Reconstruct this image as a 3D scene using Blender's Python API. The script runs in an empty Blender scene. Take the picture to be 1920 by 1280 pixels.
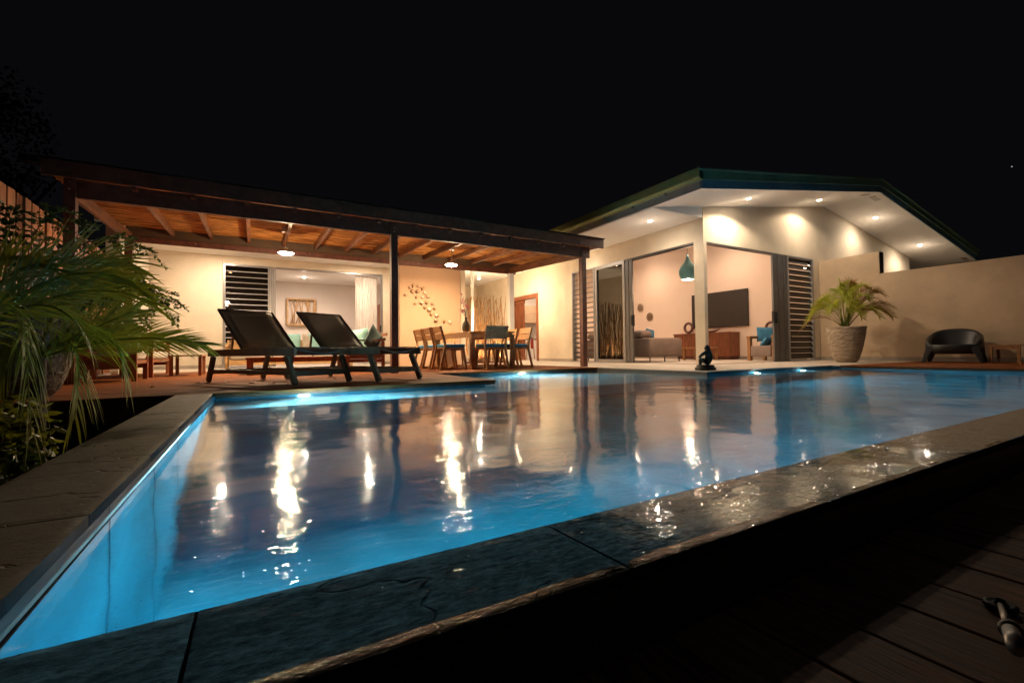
import bpy, bmesh, math, random
from mathutils import Vector, Matrix, Euler, noise
random.seed(7)
rnd = random.uniform
PI = math.pi
sc = bpy.context.scene
C = sc.collection

# ------------------------------------------------------------------ camera
F_PX, YAW, PITCH, ROLL = 847.29, 0.519993, 0.022226, -0.0123654
CAM_H = 0.345
fw = Vector((math.sin(YAW)*math.cos(PITCH), math.cos(YAW)*math.cos(PITCH), math.sin(PITCH)))
r0 = Vector((math.cos(YAW), -math.sin(YAW), 0)); u0 = r0.cross(fw)
rt = r0*math.cos(ROLL) + u0*math.sin(ROLL)
up = -r0*math.sin(ROLL) + u0*math.cos(ROLL)
cam = bpy.data.cameras.new('camera'); cam_o = bpy.data.objects.new('camera', cam); C.objects.link(cam_o)
cam_o.matrix_world = Matrix(((rt.x, up.x, -fw.x, 0), (rt.y, up.y, -fw.y, 0), (rt.z, up.z, -fw.z, CAM_H), (0, 0, 0, 1)))
cam.sensor_width = 36; cam.lens = F_PX/1920*36; cam.clip_start = 0.02; cam.clip_end = 2000
sc.camera = cam_o

# ------------------------------------------------------------------ world: night sky with a few stars
w = bpy.data.worlds.new("World"); sc.world = w; w.use_nodes = True
nt = w.node_tree; nt.nodes.clear()
o = nt.nodes.new('ShaderNodeOutputWorld'); bg = nt.nodes.new('ShaderNodeBackground')
tc = nt.nodes.new('ShaderNodeTexCoord'); vo = nt.nodes.new('ShaderNodeTexVoronoi'); vo.inputs['Scale'].default_value = 55
lt = nt.nodes.new('ShaderNodeMath'); lt.operation = 'LESS_THAN'; lt.inputs[1].default_value = 0.055
sp = nt.nodes.new('ShaderNodeSeparateColor'); gt = nt.nodes.new('ShaderNodeMath'); gt.operation = 'GREATER_THAN'; gt.inputs[1].default_value = 0.97
mu = nt.nodes.new('ShaderNodeMath'); mu.operation = 'MULTIPLY'
mx = nt.nodes.new('ShaderNodeMix'); mx.data_type = 'RGBA'
mx.inputs['A'].default_value = (0.0009, 0.0009, 0.0011, 1); mx.inputs['B'].default_value = (0.16, 0.17, 0.19, 1)
L = nt.links.new
L(tc.outputs['Generated'], vo.inputs['Vector']); L(vo.outputs['Distance'], lt.inputs[0]); L(vo.outputs['Color'], sp.inputs[0])
L(sp.outputs[0], gt.inputs[0]); L(lt.outputs[0], mu.inputs[0]); L(gt.outputs[0], mu.inputs[1])
L(mu.outputs[0], mx.inputs['Factor']); L(mx.outputs['Result'], bg.inputs['Color']); L(bg.outputs[0], o.inputs[0])
bg.inputs['Strength'].default_value = 1.0

sc.view_settings.view_transform = 'Standard'; sc.view_settings.look = 'None'
sc.view_settings.exposure = 1.45; sc.view_settings.gamma = 1.0; sc.view_settings.use_curve_mapping = False
cy = sc.cycles
cy.use_denoising = True; cy.max_bounces = 8; cy.diffuse_bounces = 4; cy.glossy_bounces = 4; cy.transmission_bounces = 6
cy.transparent_max_bounces = 12; cy.sample_clamp_indirect = 5; cy.caustics_reflective = False; cy.caustics_refractive = True
cy.blur_glossy = 0.3

# ------------------------------------------------------------------ lamp settings (the lamps are made with their fittings further down)
WARM = (1.0, 0.72, 0.42); WARM2 = (1.0, 0.775, 0.54); NEUT = (1.0, 0.86, 0.74); POOL = (0.42, 0.84, 1.0)
P_PEND = 62      # pergola pendants
P_SOFF = 29      # eave downlights
P_POOL = 170
P_ROOM = 44

# ------------------------------------------------------------------ materials
MATS = {}
def mat(name, col, rough=0.6, metal=0.0, var=0.12, nscale=4.0, bump=0.0, bscale=40.0, stretch=None, coat=0.0, coat_rough=0.08,
        spec=0.5, col2=None, objrand=0.0, bdist=0.01, contrast=0.2):
    if name in MATS: return MATS[name]
    m = bpy.data.materials.new(name); m.use_nodes = True; t = m.node_tree; n = t.nodes; l = t.links.new
    p = n['Principled BSDF']; p.inputs['Roughness'].default_value = rough; p.inputs['Metallic'].default_value = metal
    p.inputs['Specular IOR Level'].default_value = spec
    tc = n.new('ShaderNodeTexCoord'); mp = n.new('ShaderNodeMapping'); l(tc.outputs['Object'], mp.inputs['Vector'])
    if stretch: mp.inputs['Scale'].default_value = stretch
    oi = n.new('ShaderNodeObjectInfo')
    if objrand:
        ad = n.new('ShaderNodeVectorMath'); ad.operation = 'ADD'
        sc_ = n.new('ShaderNodeVectorMath'); sc_.operation = 'SCALE'; sc_.inputs[0].default_value = (13, 7, 5)
        l(oi.outputs['Random'], sc_.inputs['Scale']); l(mp.outputs[0], ad.inputs[0]); l(sc_.outputs[0], ad.inputs[1]); vec = ad.outputs[0]
    else: vec = mp.outputs[0]
    nz = n.new('ShaderNodeTexNoise'); nz.inputs['Scale'].default_value = nscale; nz.inputs['Detail'].default_value = 6; nz.inputs['Roughness'].default_value = 0.6
    l(vec, nz.inputs['Vector'])
    mr = n.new('ShaderNodeMapRange'); mr.inputs['From Min'].default_value = 0.5-contrast; mr.inputs['From Max'].default_value = 0.5+contrast
    l(nz.outputs['Fac'], mr.inputs['Value'])
    mix = n.new('ShaderNodeMix'); mix.data_type = 'RGBA'
    c2 = col2 if col2 else tuple(max(0, c*(1-var*2)) for c in col)
    c1 = col if col2 else tuple(min(1, c*(1+var)) for c in col)
    mix.inputs['A'].default_value = (*c2, 1); mix.inputs['B'].default_value = (*c1, 1)
    l(mr.outputs[0], mix.inputs['Factor']); out = mix.outputs['Result']
    if objrand:
        hs = n.new('ShaderNodeHueSaturation'); mr2 = n.new('ShaderNodeMapRange')
        mr2.inputs['To Min'].default_value = 1-objrand; mr2.inputs['To Max'].default_value = 1+objrand
        l(oi.outputs['Random'], mr2.inputs['Value']); l(mr2.outputs[0], hs.inputs['Value']); l(out, hs.inputs['Color']); out = hs.outputs[0]
    l(out, p.inputs['Base Color'])
    if bump:
        bz = n.new('ShaderNodeTexNoise'); bz.inputs['Scale'].default_value = bscale; bz.inputs['Detail'].default_value = 8; bz.inputs['Roughness'].default_value = 0.65
        l(vec, bz.inputs['Vector'])
        bp = n.new('ShaderNodeBump'); bp.inputs['Strength'].default_value = bump; bp.inputs['Distance'].default_value = bdist
        l(bz.outputs['Fac'], bp.inputs['Height']); l(bp.outputs[0], p.inputs['Normal'])
        rr = n.new('ShaderNodeMapRange'); rr.inputs['To Min'].default_value = max(0, rough-0.12); rr.inputs['To Max'].default_value = min(1, rough+0.12)
        l(nz.outputs['Fac'], rr.inputs['Value']); l(rr.outputs[0], p.inputs['Roughness'])
    if coat:
        p.inputs['Coat Weight'].default_value = coat; p.inputs['Coat Roughness'].default_value = coat_rough; p.inputs['Coat IOR'].default_value = 1.33
    MATS[name] = m; return m

PLASTER = mat('cream_plaster', (0.68, 0.585, 0.46), 0.9, var=0.08, nscale=1.2, bump=0.45, bscale=60, bdist=0.004, spec=0.2)
PLASTER2 = mat('sand_plaster', (0.64, 0.48, 0.33), 0.9, var=0.10, nscale=1.1, bump=0.5, bscale=50, bdist=0.005, spec=0.2)
PLASTER3 = mat('apricot_plaster', (0.47, 0.31, 0.20), 0.9, var=0.05, nscale=0.8, bump=0.25, bscale=60, bdist=0.004, spec=0.2)
PINK = mat('interior_wall_paint', (0.78, 0.62, 0.51), 0.85, var=0.03, nscale=0.6, spec=0.2)
WHITE = mat('white_paint', (0.74, 0.72, 0.70), 0.8, var=0.03, nscale=0.8, bump=0.1, bscale=30, bdist=0.003, spec=0.2)
SOFFIT = mat('soffit_board', (0.78, 0.76, 0.74), 0.75, var=0.03, nscale=0.7, bump=0.15, bscale=6, bdist=0.006, spec=0.2)
SKIRT = mat('skirting_tile', (0.35, 0.30, 0.25), 0.5, var=0.1)
TILE = mat('terrace_tile', (0.50, 0.43, 0.36), 0.55, var=0.08, nscale=3, bump=0.1, bscale=80, bdist=0.002)
GREYMETAL = mat('grey_aluminium', (0.13, 0.125, 0.125), 0.42, 0.55, var=0.05)
LIGHTMETAL = mat('light_aluminium', (0.30, 0.29, 0.29), 0.4, 0.6, var=0.05)
STEEL = mat('steel', (0.55, 0.54, 0.52), 0.3, 1.0, var=0.05)
DARKW = mat('dark_red_timber', (0.15, 0.052, 0.032), 0.55, var=0.3, nscale=5, stretch=(2, 2, 2), bump=0.3, bscale=30, bdist=0.003)
RAFT = mat('rafter_timber', (0.17, 0.062, 0.024), 0.55, var=0.4, nscale=6, stretch=(6, 0.6, 6), bump=0.3, bscale=20, bdist=0.004, objrand=0.35)
REED = mat('reed', (0.62, 0.29, 0.08), 0.75, nscale=9, stretch=(0.25, 6, 1), bump=0.5, bscale=30, bdist=0.005, col2=(0.15, 0.05, 0.012), spec=0.2, contrast=0.09)
DECK = mat('deck_timber', (0.25, 0.082, 0.022), 0.7, nscale=5, stretch=(0.3, 5, 5), bump=0.3, bscale=25, bdist=0.003, col2=(0.10, 0.028, 0.012), spec=0.06)
DECKD = mat('weathered_deck_timber', (0.56, 0.30, 0.18), 0.6, var=0.35, nscale=7, stretch=(8, 0.6, 8), bump=0.7, bscale=22, bdist=0.004, objrand=0.35)
FENCE = mat('fence_timber', (0.46, 0.18, 0.075), 0.6, var=0.35, nscale=4, stretch=(12, 12, 0.5), bump=0.5, bscale=14, bdist=0.006, objrand=0.25)
TEAK = mat('teak', (0.36, 0.17, 0.062), 0.5, var=0.25, nscale=6, stretch=(3, 3, 3), bump=0.15, bscale=40, bdist=0.002, objrand=0.1)
OAK = mat('light_wood', (0.50, 0.29, 0.12), 0.5, var=0.2, nscale=5, stretch=(1, 4, 4), bump=0.1, bscale=30, bdist=0.002)
REDWOOD = mat('red_brown_wood', (0.26, 0.085, 0.035), 0.45, var=0.25, nscale=5, stretch=(5, 5, 0.6), bump=0.15, bscale=30, bdist=0.002)
LOUNGEW = mat('dark_lounger_timber', (0.095, 0.072, 0.048), 0.5, var=0.3, nscale=8, bump=0.25, bscale=30, bdist=0.002)
SLING = mat('taupe_sling_fabric', (0.105, 0.080, 0.062), 0.62, var=0.08, nscale=120, bump=0.3, bscale=400, bdist=0.001)
_n = SLING.node_tree; _t = _n.nodes.new('ShaderNodeBsdfTransparent'); _t.inputs[0].default_value = (0.9, 0.8, 0.7, 1); _m = _n.nodes.new('ShaderNodeMixShader'); _m.inputs[0].default_value = 0.13
_n.links.new(_n.nodes['Principled BSDF'].outputs[0], _m.inputs[1]); _n.links.new(_t.outputs[0], _m.inputs[2]); _n.links.new(_m.outputs[0], _n.nodes['Material Output'].inputs[0])
BLUECUSH = mat('blue_cushion', (0.045, 0.19, 0.33), 0.9, var=0.15, nscale=8, bump=0.2, bscale=200, bdist=0.001)
AQUA = mat('aqua_cushion', (0.27, 0.52, 0.50), 0.9, var=0.08, nscale=8, bump=0.2, bscale=200, bdist=0.001)
TEALD = mat('dark_teal_cushion', (0.05, 0.085, 0.08), 0.9, var=0.3, nscale=6)
DARKCUSH = mat('dark_cushion', (0.045, 0.035, 0.03), 0.9)
GREYF = mat('grey_brown_upholstery', (0.24, 0.175, 0.145), 0.9, var=0.08, nscale=5, bump=0.3, bscale=220, bdist=0.002)
PALEF = mat('pale_upholstery', (0.42, 0.36, 0.30), 0.9, var=0.08, nscale=5)
BLACKM = mat('black_metal', (0.02, 0.02, 0.02), 0.4, 0.3)
BLACKP = mat('black_plastic', (0.018, 0.018, 0.020), 0.42, var=0.1, bump=0.1, bscale=100, bdist=0.001)
RUBBER = mat('rubber', (0.012, 0.012, 0.012), 0.6)
TVM = mat('tv_glass', (0.030, 0.024, 0.020), 0.36, var=0.05)
STONE = mat('statue_stone', (0.030, 0.033, 0.035), 0.6, var=0.3, nscale=15, bump=0.5, bscale=60, bdist=0.006)
TURQ = mat('turquoise_lacquer', (0.17, 0.42, 0.46), 0.45, var=0.1)
GREENFASC = mat('green_painted_metal', (0.19, 0.33, 0.22), 0.4, var=0.15, nscale=2)
GUTTER = mat('olive_painted_metal', (0.32, 0.34, 0.13), 0.4, var=0.12, nscale=2)
TEALFASC = mat('slate_blue_fascia', (0.15, 0.30, 0.38), 0.5, var=0.12, nscale=2)
GREYFASC = mat('grey_fascia', (0.38, 0.35, 0.33), 0.5, var=0.12, nscale=2)
SOIL = mat('soil', (0.012, 0.009, 0.007), 0.95, var=0.4, nscale=12, bump=0.8, bscale=30, bdist=0.03)
GROUND = mat('dark_ground', (0.03, 0.03, 0.018), 0.95, var=0.4, nscale=1)
BARK = mat('bark', (0.10, 0.07, 0.045), 0.9, var=0.35, nscale=12, bump=0.6, bscale=25, bdist=0.01)
BRANCH = mat('pale_driftwood', (0.50, 0.29, 0.13), 0.75, var=0.3, nscale=12, bump=0.3, bscale=60, bdist=0.003, objrand=0.25)
CURT = mat('curtain_fabric', (0.72, 0.66, 0.62), 0.9, var=0.04)
REDPAINT = mat('red_enamel', (0.45, 0.03, 0.02), 0.35)
CERAM = mat('dark_ceramic', (0.035, 0.028, 0.022), 0.3)
ORCHID = mat('orchid_petal', (0.55, 0.16, 0.20), 0.6, var=0.2)
STRAW = mat('woven_straw', (0.20, 0.10, 0.03), 0.8, var=0.4, nscale=40, bump=0.5, bscale=80, bdist=0.003)
PALEST = mat('pale_straw', (0.28, 0.17, 0.09), 0.8, var=0.2, nscale=40)
SHELL = mat('capiz_shell', (0.62, 0.46, 0.33), 0.45, var=0.2, nscale=20)
BROWNLEAFM = mat('bronze_plate', (0.42, 0.25, 0.14), 0.5, var=0.3, nscale=20)

def leafmat(name, a, b, trans=0.25, rough=0.42):
    m = mat(name, a, rough, var=0.2, nscale=5, col2=b, objrand=0.25)
    p = m.node_tree.nodes['Principled BSDF']; out = m.node_tree.nodes['Material Output']
    tr = m.node_tree.nodes.new('ShaderNodeBsdfTranslucent'); mxs = m.node_tree.nodes.new('ShaderNodeMixShader')
    tr.inputs['Color'].default_value = (a[0]*1.6, a[1]*1.6, a[2], 1); mxs.inputs[0].default_value = trans
    m.node_tree.links.new(p.outputs[0], mxs.inputs[1]); m.node_tree.links.new(tr.outputs[0], mxs.inputs[2]); m.node_tree.links.new(mxs.outputs[0], out.inputs[0])
    return m
LEAFA = leafmat('palm_leaf', (0.21, 0.23, 0.028), (0.085, 0.13, 0.022), 0.38)
LEAFB = leafmat('yellow_green_leaf', (0.36, 0.36, 0.05), (0.16, 0.25, 0.035), 0.42)
LEAFC = leafmat('dark_fern_leaf', (0.06, 0.10, 0.02), (0.025, 0.055, 0.015))
LEAFD = leafmat('deep_tree_leaf', (0.03, 0.045, 0.015), (0.012, 0.02, 0.008))
LEAFR = leafmat('bronze_tipped_leaf', (0.26, 0.12, 0.03), (0.20, 0.17, 0.03))

def emis(name, col, s):
    m = bpy.data.materials.new(name); m.use_nodes = True; n = m.node_tree.nodes; p = n['Principled BSDF']
    p.inputs['Base Color'].default_value = (0.8, 0.8, 0.8, 1); p.inputs['Emission Color'].default_value = (*col, 1); p.inputs['Emission Strength'].default_value = s
    return m
EM_P = emis('pendant_glow', (1.0, 0.80, 0.55), 60); EM_D = emis('downlight_glow', (1.0, 0.86, 0.70), 240); EM_W = emis('pool_lamp_glow', (0.85, 0.97, 1.0), 150)
EM_S = emis('strong_downlight_glow', (1.0, 0.80, 0.58), 700)
EM_B = emis('bulb_glow', (1.0, 0.62, 0.36), 30)

def glass(name, tint, ior=1.7):
    m = bpy.data.materials.new(name); m.use_nodes = True; n = m.node_tree.nodes; l = m.node_tree.links.new; n.remove(n['Principled BSDF'])
    tr = n.new('ShaderNodeBsdfTransparent'); tr.inputs[0].default_value = (*tint, 1)
    gl = n.new('ShaderNodeBsdfGlossy'); gl.inputs['Roughness'].default_value = 0.01
    fr = n.new('ShaderNodeFresnel'); fr.inputs[0].default_value = ior
    mxs = n.new('ShaderNodeMixShader'); l(fr.outputs[0], mxs.inputs[0]); l(tr.outputs[0], mxs.inputs[1]); l(gl.outputs[0], mxs.inputs[2]); l(mxs.outputs[0], n['Material Output'].inputs[0])
    return m
GLASS = glass('tinted_glass', (0.16, 0.13, 0.10)); GLASSC = glass('smoked_louvre_glass', (0.09, 0.07, 0.05), 1.4); GLASSD = glass('clear_louvre_glass', (0.55, 0.50, 0.42))

# slate: wet for the pool edge, dry for the side
def slate(name, wet, col, col2):
    m = bpy.data.materials.new(name); m.use_nodes = True; n = m.node_tree.nodes; l = m.node_tree.links.new; p = n['Principled BSDF']
    tc = n.new('ShaderNodeTexCoord'); mp = n.new('ShaderNodeMapping'); mp.inputs['Scale'].default_value = (1, 2.2, 1) ; l(tc.outputs['Object'], mp.inputs[0])
    a = n.new('ShaderNodeTexNoise'); a.inputs['Scale'].default_value = 3.5; a.inputs['Detail'].default_value = 10; a.inputs['Roughness'].default_value = 0.62; a.inputs['Distortion'].default_value = 0.6
    b = n.new('ShaderNodeTexNoise'); b.inputs['Scale'].default_value = 30; b.inputs['Detail'].default_value = 9; b.inputs['Roughness'].default_value = 0.78
    l(mp.outputs[0], a.inputs[0]); l(mp.outputs[0], b.inputs[0])
    # cleft terraces: stepped heights of the coarse noise
    ml = n.new('ShaderNodeMath'); ml.operation = 'MULTIPLY'; ml.inputs[1].default_value = 9; l(a.outputs['Fac'], ml.inputs[0])
    fl = n.new('ShaderNodeMath'); fl.operation = 'FLOOR'; l(ml.outputs[0], fl.inputs[0])
    if wet: p.inputs['Coat Tint'].default_value = (1, 1, 1, 1)
    ad = n.new('ShaderNodeMath'); ad.operation = 'MULTIPLY_ADD'; ad.inputs[1].default_value = 1.6; l(b.outputs['Fac'], ad.inputs[0]); l(fl.outputs[0], ad.inputs[2])
    bp = n.new('ShaderNodeBump'); bp.inputs['Strength'].default_value = 1.0; bp.inputs['Distance'].default_value = 0.012 if wet else 0.006; l(ad.outputs[0], bp.inputs['Height'])
    ck = n.new('ShaderNodeTexNoise'); ck.inputs['Scale'].default_value = 1.1; ck.inputs['Detail'].default_value = 5; ck.inputs['Distortion'].default_value = 0.5; l(mp.outputs[0], ck.inputs[0])
    c1 = n.new('ShaderNodeMath'); c1.operation = 'SUBTRACT'; c1.inputs[1].default_value = 0.5; l(ck.outputs['Fac'], c1.inputs[0])
    c2 = n.new('ShaderNodeMath'); c2.operation = 'ABSOLUTE'; l(c1.outputs[0], c2.inputs[0])
    c3 = n.new('ShaderNodeMapRange'); c3.inputs['From Max'].default_value = 0.004; l(c2.outputs[0], c3.inputs[0])
    bq = n.new('ShaderNodeBump'); bq.inputs['Strength'].default_value = 1.0; bq.inputs['Distance'].default_value = 0.008; l(c3.outputs[0], bq.inputs['Height']); l(bp.outputs[0], bq.inputs['Normal'])
    l(bq.outputs[0], p.inputs['Normal'])
    mix = n.new('ShaderNodeMix'); mix.data_type = 'RGBA'; mix.inputs['A'].default_value = (*col2, 1); mix.inputs['B'].default_value = (*col, 1)
    mr = n.new('ShaderNodeMapRange'); mr.inputs['From Min'].default_value = 0.35; mr.inputs['From Max'].default_value = 0.65; l(b.outputs['Fac'], mr.inputs[0]); l(mr.outputs[0], mix.inputs['Factor'])
    l(mix.outputs['Result'], p.inputs['Base Color']); p.inputs['Roughness'].default_value = 0.45 if wet else 0.6
    if wet:
        p.inputs['Specular IOR Level'].default_value = 0.0; p.inputs['Roughness'].default_value = 0.9
        sx_ = n.new('ShaderNodeSeparateXYZ'); l(tc.outputs['Object'], sx_.inputs[0])
        hz_ = n.new('ShaderNodeMapRange'); hz_.inputs['From Min'].default_value = -0.0615; hz_.inputs['From Max'].default_value = -0.0595; l(sx_.outputs['Z'], hz_.inputs[0]); l(hz_.outputs[0], p.inputs['Coat Weight'])
        p.inputs['Coat IOR'].default_value = 1.36; p.inputs['Coat Roughness'].default_value = 0.06
        wv = n.new('ShaderNodeTexNoise'); wv.inputs['Scale'].default_value = 95; wv.inputs['Detail'].default_value = 5; l(tc.outputs['Object'], wv.inputs[0])
        b2 = n.new('ShaderNodeBump'); b2.inputs['Strength'].default_value = 0.9; b2.inputs['Distance'].default_value = 0.004; l(wv.outputs['Fac'], b2.inputs['Height'])
        b3 = n.new('ShaderNodeBump'); b3.inputs['Strength'].default_value = 0.10; b3.inputs['Distance'].default_value = 0.004; l(ad.outputs[0], b3.inputs['Height']); l(b2.outputs[0], b3.inputs['Normal'])
        l(b3.outputs[0], p.inputs['Coat Normal'])
    return m
SLATEW = slate('wet_slate', True, (0.15, 0.17, 0.17), (0.022, 0.026, 0.028))
SLATED = slate('dry_slate', False, (0.028, 0.022, 0.015), (0.011, 0.009, 0.0065))
EDGE = mat('edge_tile', (0.10, 0.095, 0.085), 0.4, var=0.2, nscale=5, bump=0.1, bscale=40, bdist=0.002)
POOLT = mat('blue_pool_plaster', (0.006, 0.29, 0.43), 0.7, var=0.22, nscale=2.2, spec=0.2)

def water(name='pool_water', r1=0.075, r2=0.012, f2=0.28, d2=0.0048):
    m = bpy.data.materials.new(name); m.use_nodes = True; n = m.node_tree.nodes; l = m.node_tree.links.new; n.remove(n['Principled BSDF'])
    tc = n.new('ShaderNodeTexCoord')
    def bumpn(sc1, det, dist, stretch=(1, 1, 1), prev=None):
        mp = n.new('ShaderNodeMapping'); mp.inputs['Scale'].default_value = stretch; l(tc.outputs['Object'], mp.inputs[0])
        z = n.new('ShaderNodeTexNoise'); z.inputs['Scale'].default_value = sc1; z.inputs['Detail'].default_value = det; l(mp.outputs[0], z.inputs[0])
        b = n.new('ShaderNodeBump'); b.inputs['Strength'].default_value = 1.0; b.inputs['Distance'].default_value = dist; l(z.outputs['Fac'], b.inputs['Height'])
        if prev: l(prev.outputs[0], b.inputs['Normal'])
        return b
    soft = bumpn(2.2, 2, 0.008)
    sharp = bumpn(26, 3, d2, (0.6, 1.0, 1), prev=soft)
    g1 = n.new('ShaderNodeBsdfGlass'); g1.inputs['IOR'].default_value = 1.333; g1.inputs['Roughness'].default_value = r1
    g2 = n.new('ShaderNodeBsdfGlass'); g2.inputs['IOR'].default_value = 1.333; g2.inputs['Roughness'].default_value = r2
    for g in (g1, g2): g.inputs['Color'].default_value = (0.97, 1, 1, 1)
    l(soft.outputs[0], g1.inputs['Normal']); l(sharp.outputs[0], g2.inputs['Normal'])
    mx_ = n.new('ShaderNodeMixShader'); mx_.inputs[0].default_value = f2; l(g1.outputs[0], mx_.inputs[1]); l(g2.outputs[0], mx_.inputs[2]); l(mx_.outputs[0], n['Material Output'].inputs[0])
    return m
WATER = water(); FILM = water('thin_water_film', 0.012, 0.008, 0.5, 0.0038)

# ------------------------------------------------------------------ mesh helpers
class MB:
    def __init__(s): s.v = []; s.f = []
    def add(s, v, f):
        b = len(s.v); s.v += [Vector(p) for p in v]; s.f += [tuple(i+b for i in q) for q in f]; return s
    def box(s, x0, x1, y0, y1, z0, z1):
        return s.add([(x0,y0,z0),(x1,y0,z0),(x1,y1,z0),(x0,y1,z0),(x0,y0,z1),(x1,y0,z1),(x1,y1,z1),(x0,y1,z1)],
                     [(0,3,2,1),(4,5,6,7),(0,1,5,4),(1,2,6,5),(2,3,7,6),(3,0,4,7)])
    def beam(s, a, b, w_, h, roll=0.0, upv=(0, 0, 1)):
        a = Vector(a); b = Vector(b); d = (b-a).normalized(); u = Vector(upv)
        if abs(d.dot(u)) > 0.98: u = Vector((0, 1, 0))
        r = d.cross(u).normalized(); u = r.cross(d)
        if roll: q = Matrix.Rotation(roll, 3, d); r = q @ r; u = q @ u
        c = []
        for p in (a, b):
            for sx, sy in ((-1,-1),(1,-1),(1,1),(-1,1)): c.append(p + r*sx*w_/2 + u*sy*h/2)
        return s.add(c, [(0,1,2,3),(7,6,5,4),(0,4,5,1),(1,5,6,2),(2,6,7,3),(3,7,4,0)])
    def bent(s, pts, w_, h, side=(1, 0, 0)):
        pts = [Vector(p) for p in pts]; r = Vector(side); v = []; f = []
        for i, p in enumerate(pts):
            d = (pts[min(i+1, len(pts)-1)] - pts[max(i-1, 0)]).normalized(); u = r.cross(d).normalized()
            for a, b in ((-1,-1),(1,-1),(1,1),(-1,1)): v.append(p + r*a*w_/2 + u*b*h/2)
        for i in range(len(pts)-1):
            for k in range(4): f.append((i*4+k, i*4+(k+1) % 4, i*4+4+(k+1) % 4, i*4+4+k))
        f.append((3, 2, 1, 0)); e = (len(pts)-1)*4; f.append((e, e+1, e+2, e+3)); return s.add(v, f)
    def tube(s, pts, rad, n=8, cap=True):
        pts = [Vector(p) for p in pts]; rings = []; u = None
        for i, p in enumerate(pts):
            d = (pts[min(i+1, len(pts)-1)] - pts[max(i-1, 0)]).normalized()
            if u is None:
                u = Vector((0, 0, 1)) if abs(d.z) < 0.9 else Vector((1, 0, 0))
            u = (u - d*u.dot(d)).normalized(); r = d.cross(u)
            R_ = rad[i] if isinstance(rad, (list, tuple)) else rad
            rings.append([p + (u*math.cos(2*PI*k/n) + r*math.sin(2*PI*k/n))*R_ for k in range(n)])
        v = [q for g in rings for q in g]; f = []
        for i in range(len(pts)-1):
            for k in range(n): f.append((i*n+k, i*n+(k+1) % n, (i+1)*n+(k+1) % n, (i+1)*n+k))
        if cap: f.append(tuple(range(n-1, -1, -1))); f.append(tuple((len(pts)-1)*n+k for k in range(n)))
        return s.add(v, f)
    def lathe(s, prof, n=24, c=(0, 0, 0), capb=True, capt=False):
        v = []; f = []
        for r, z in prof:
            for k in range(n): v.append((c[0]+r*math.cos(2*PI*k/n), c[1]+r*math.sin(2*PI*k/n), c[2]+z))
        for i in range(len(prof)-1):
            for k in range(n): f.append((i*n+k, i*n+(k+1) % n, (i+1)*n+(k+1) % n, (i+1)*n+k))
        if capb: f.append(tuple(range(n-1, -1, -1)))
        if capt: f.append(tuple((len(prof)-1)*n+k for k in range(n)))
        return s.add(v, f)
    def prism(s, poly, z0, z1):   # polygon in xy, extruded in z
        n = len(poly); v = [(x, y, z0) for x, y in poly] + [(x, y, z1) for x, y in poly]
        return s.add(v, [tuple(range(n-1, -1, -1)), tuple(range(n, 2*n))] + [(i, (i+1) % n, (i+1) % n+n, i+n) for i in range(n)])
    def prism_y(s, poly, y0, y1):  # polygon in xz
        n = len(poly); v = [(x, y0, z) for x, z in poly] + [(x, y1, z) for x, z in poly]
        return s.add(v, [tuple(range(n)), tuple(range(2*n-1, n-1, -1))] + [(i, i+n, (i+1) % n+n, (i+1) % n) for i in range(n)])
    def quad(s, a, b, c, d): return s.add([a, b, c, d], [(0, 1, 2, 3)])
    def xf(s, M): s.v = [M @ p for p in s.v]; return s

ORG = {}
def obj(name, mb, m, parent=None, world=True, bevel=0.0, smooth=False, subsurf=0, label=None):
    org = ORG.get(parent.name, Vector()) if (parent is not None and world) else Vector()
    me = bpy.data.meshes.new(name); me.from_pydata([tuple(p-org) for p in mb.v], [], mb.f); me.update()
    if m: me.materials.append(m)
    if smooth:
        for p in me.polygons: p.use_smooth = True
    ob = bpy.data.objects.new(name, me); C.objects.link(ob)
    if parent is not None: ob.parent = parent; ORG[ob.name] = org
    if bevel:
        b = ob.modifiers.new('bevel', 'BEVEL'); b.width = bevel; b.segments = 2; b.limit_method = 'ANGLE'; b.angle_limit = math.radians(40)
    if subsurf:
        b = ob.modifiers.new('sub', 'SUBSURF'); b.levels = b.render_levels = subsurf
    if label: ob['label'] = label
    return ob
def box(name, x0, x1, y0, y1, z0, z1, m, parent=None, bevel=0.0, label=None): return obj(name, MB().box(x0, x1, y0, y1, z0, z1), m, parent, bevel=bevel, label=label)
def thing(name, label, cat, loc=(0, 0, 0), rotz=0.0, group=None):
    e = bpy.data.objects.new(name, None); C.objects.link(e); e.location = loc; e.rotation_euler = (0, 0, rotz); e.empty_display_size = 0.1
    e['label'] = label; e['category'] = cat
    if group: e['group'] = group
    ORG[e.name] = Vector(loc); return e
def tag(ob, label, cat, group=None):
    ob['label'] = label; ob['category'] = cat
    if group: ob['group'] = group
    return ob
def struct(ob): ob['kind'] = 'structure'; return ob
def stuff(ob): ob['kind'] = 'stuff'; return ob
def dup(root, loc, rotz, label):
    r = root.copy(); C.objects.link(r); r.location = loc; r.rotation_euler = (0, 0, rotz); r['label'] = label; ORG[r.name] = Vector(loc)
    for ch in list(root.children):
        c = ch.copy(); C.objects.link(c); c.parent = r
        for g in list(ch.children):
            d = g.copy(); C.objects.link(d); d.parent = c
    return r
def lamp_spot(name, loc, col, power, size=2.2, blend=0.9, rad=0.04, aim=(0, 0, -1), parent=None):
    l = bpy.data.lights.new(name, 'SPOT'); l.color = col; l.energy = power; l.spot_size = size; l.spot_blend = blend; l.shadow_soft_size = rad
    ob = bpy.data.objects.new(name, l); C.objects.link(ob); ob.rotation_euler = Vector(aim).to_track_quat('-Z', 'Y').to_euler()
    if parent is not None: ob.parent = parent; ob.location = Vector(loc) - ORG[parent.name]
    else: ob.location = loc
    return ob

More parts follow.
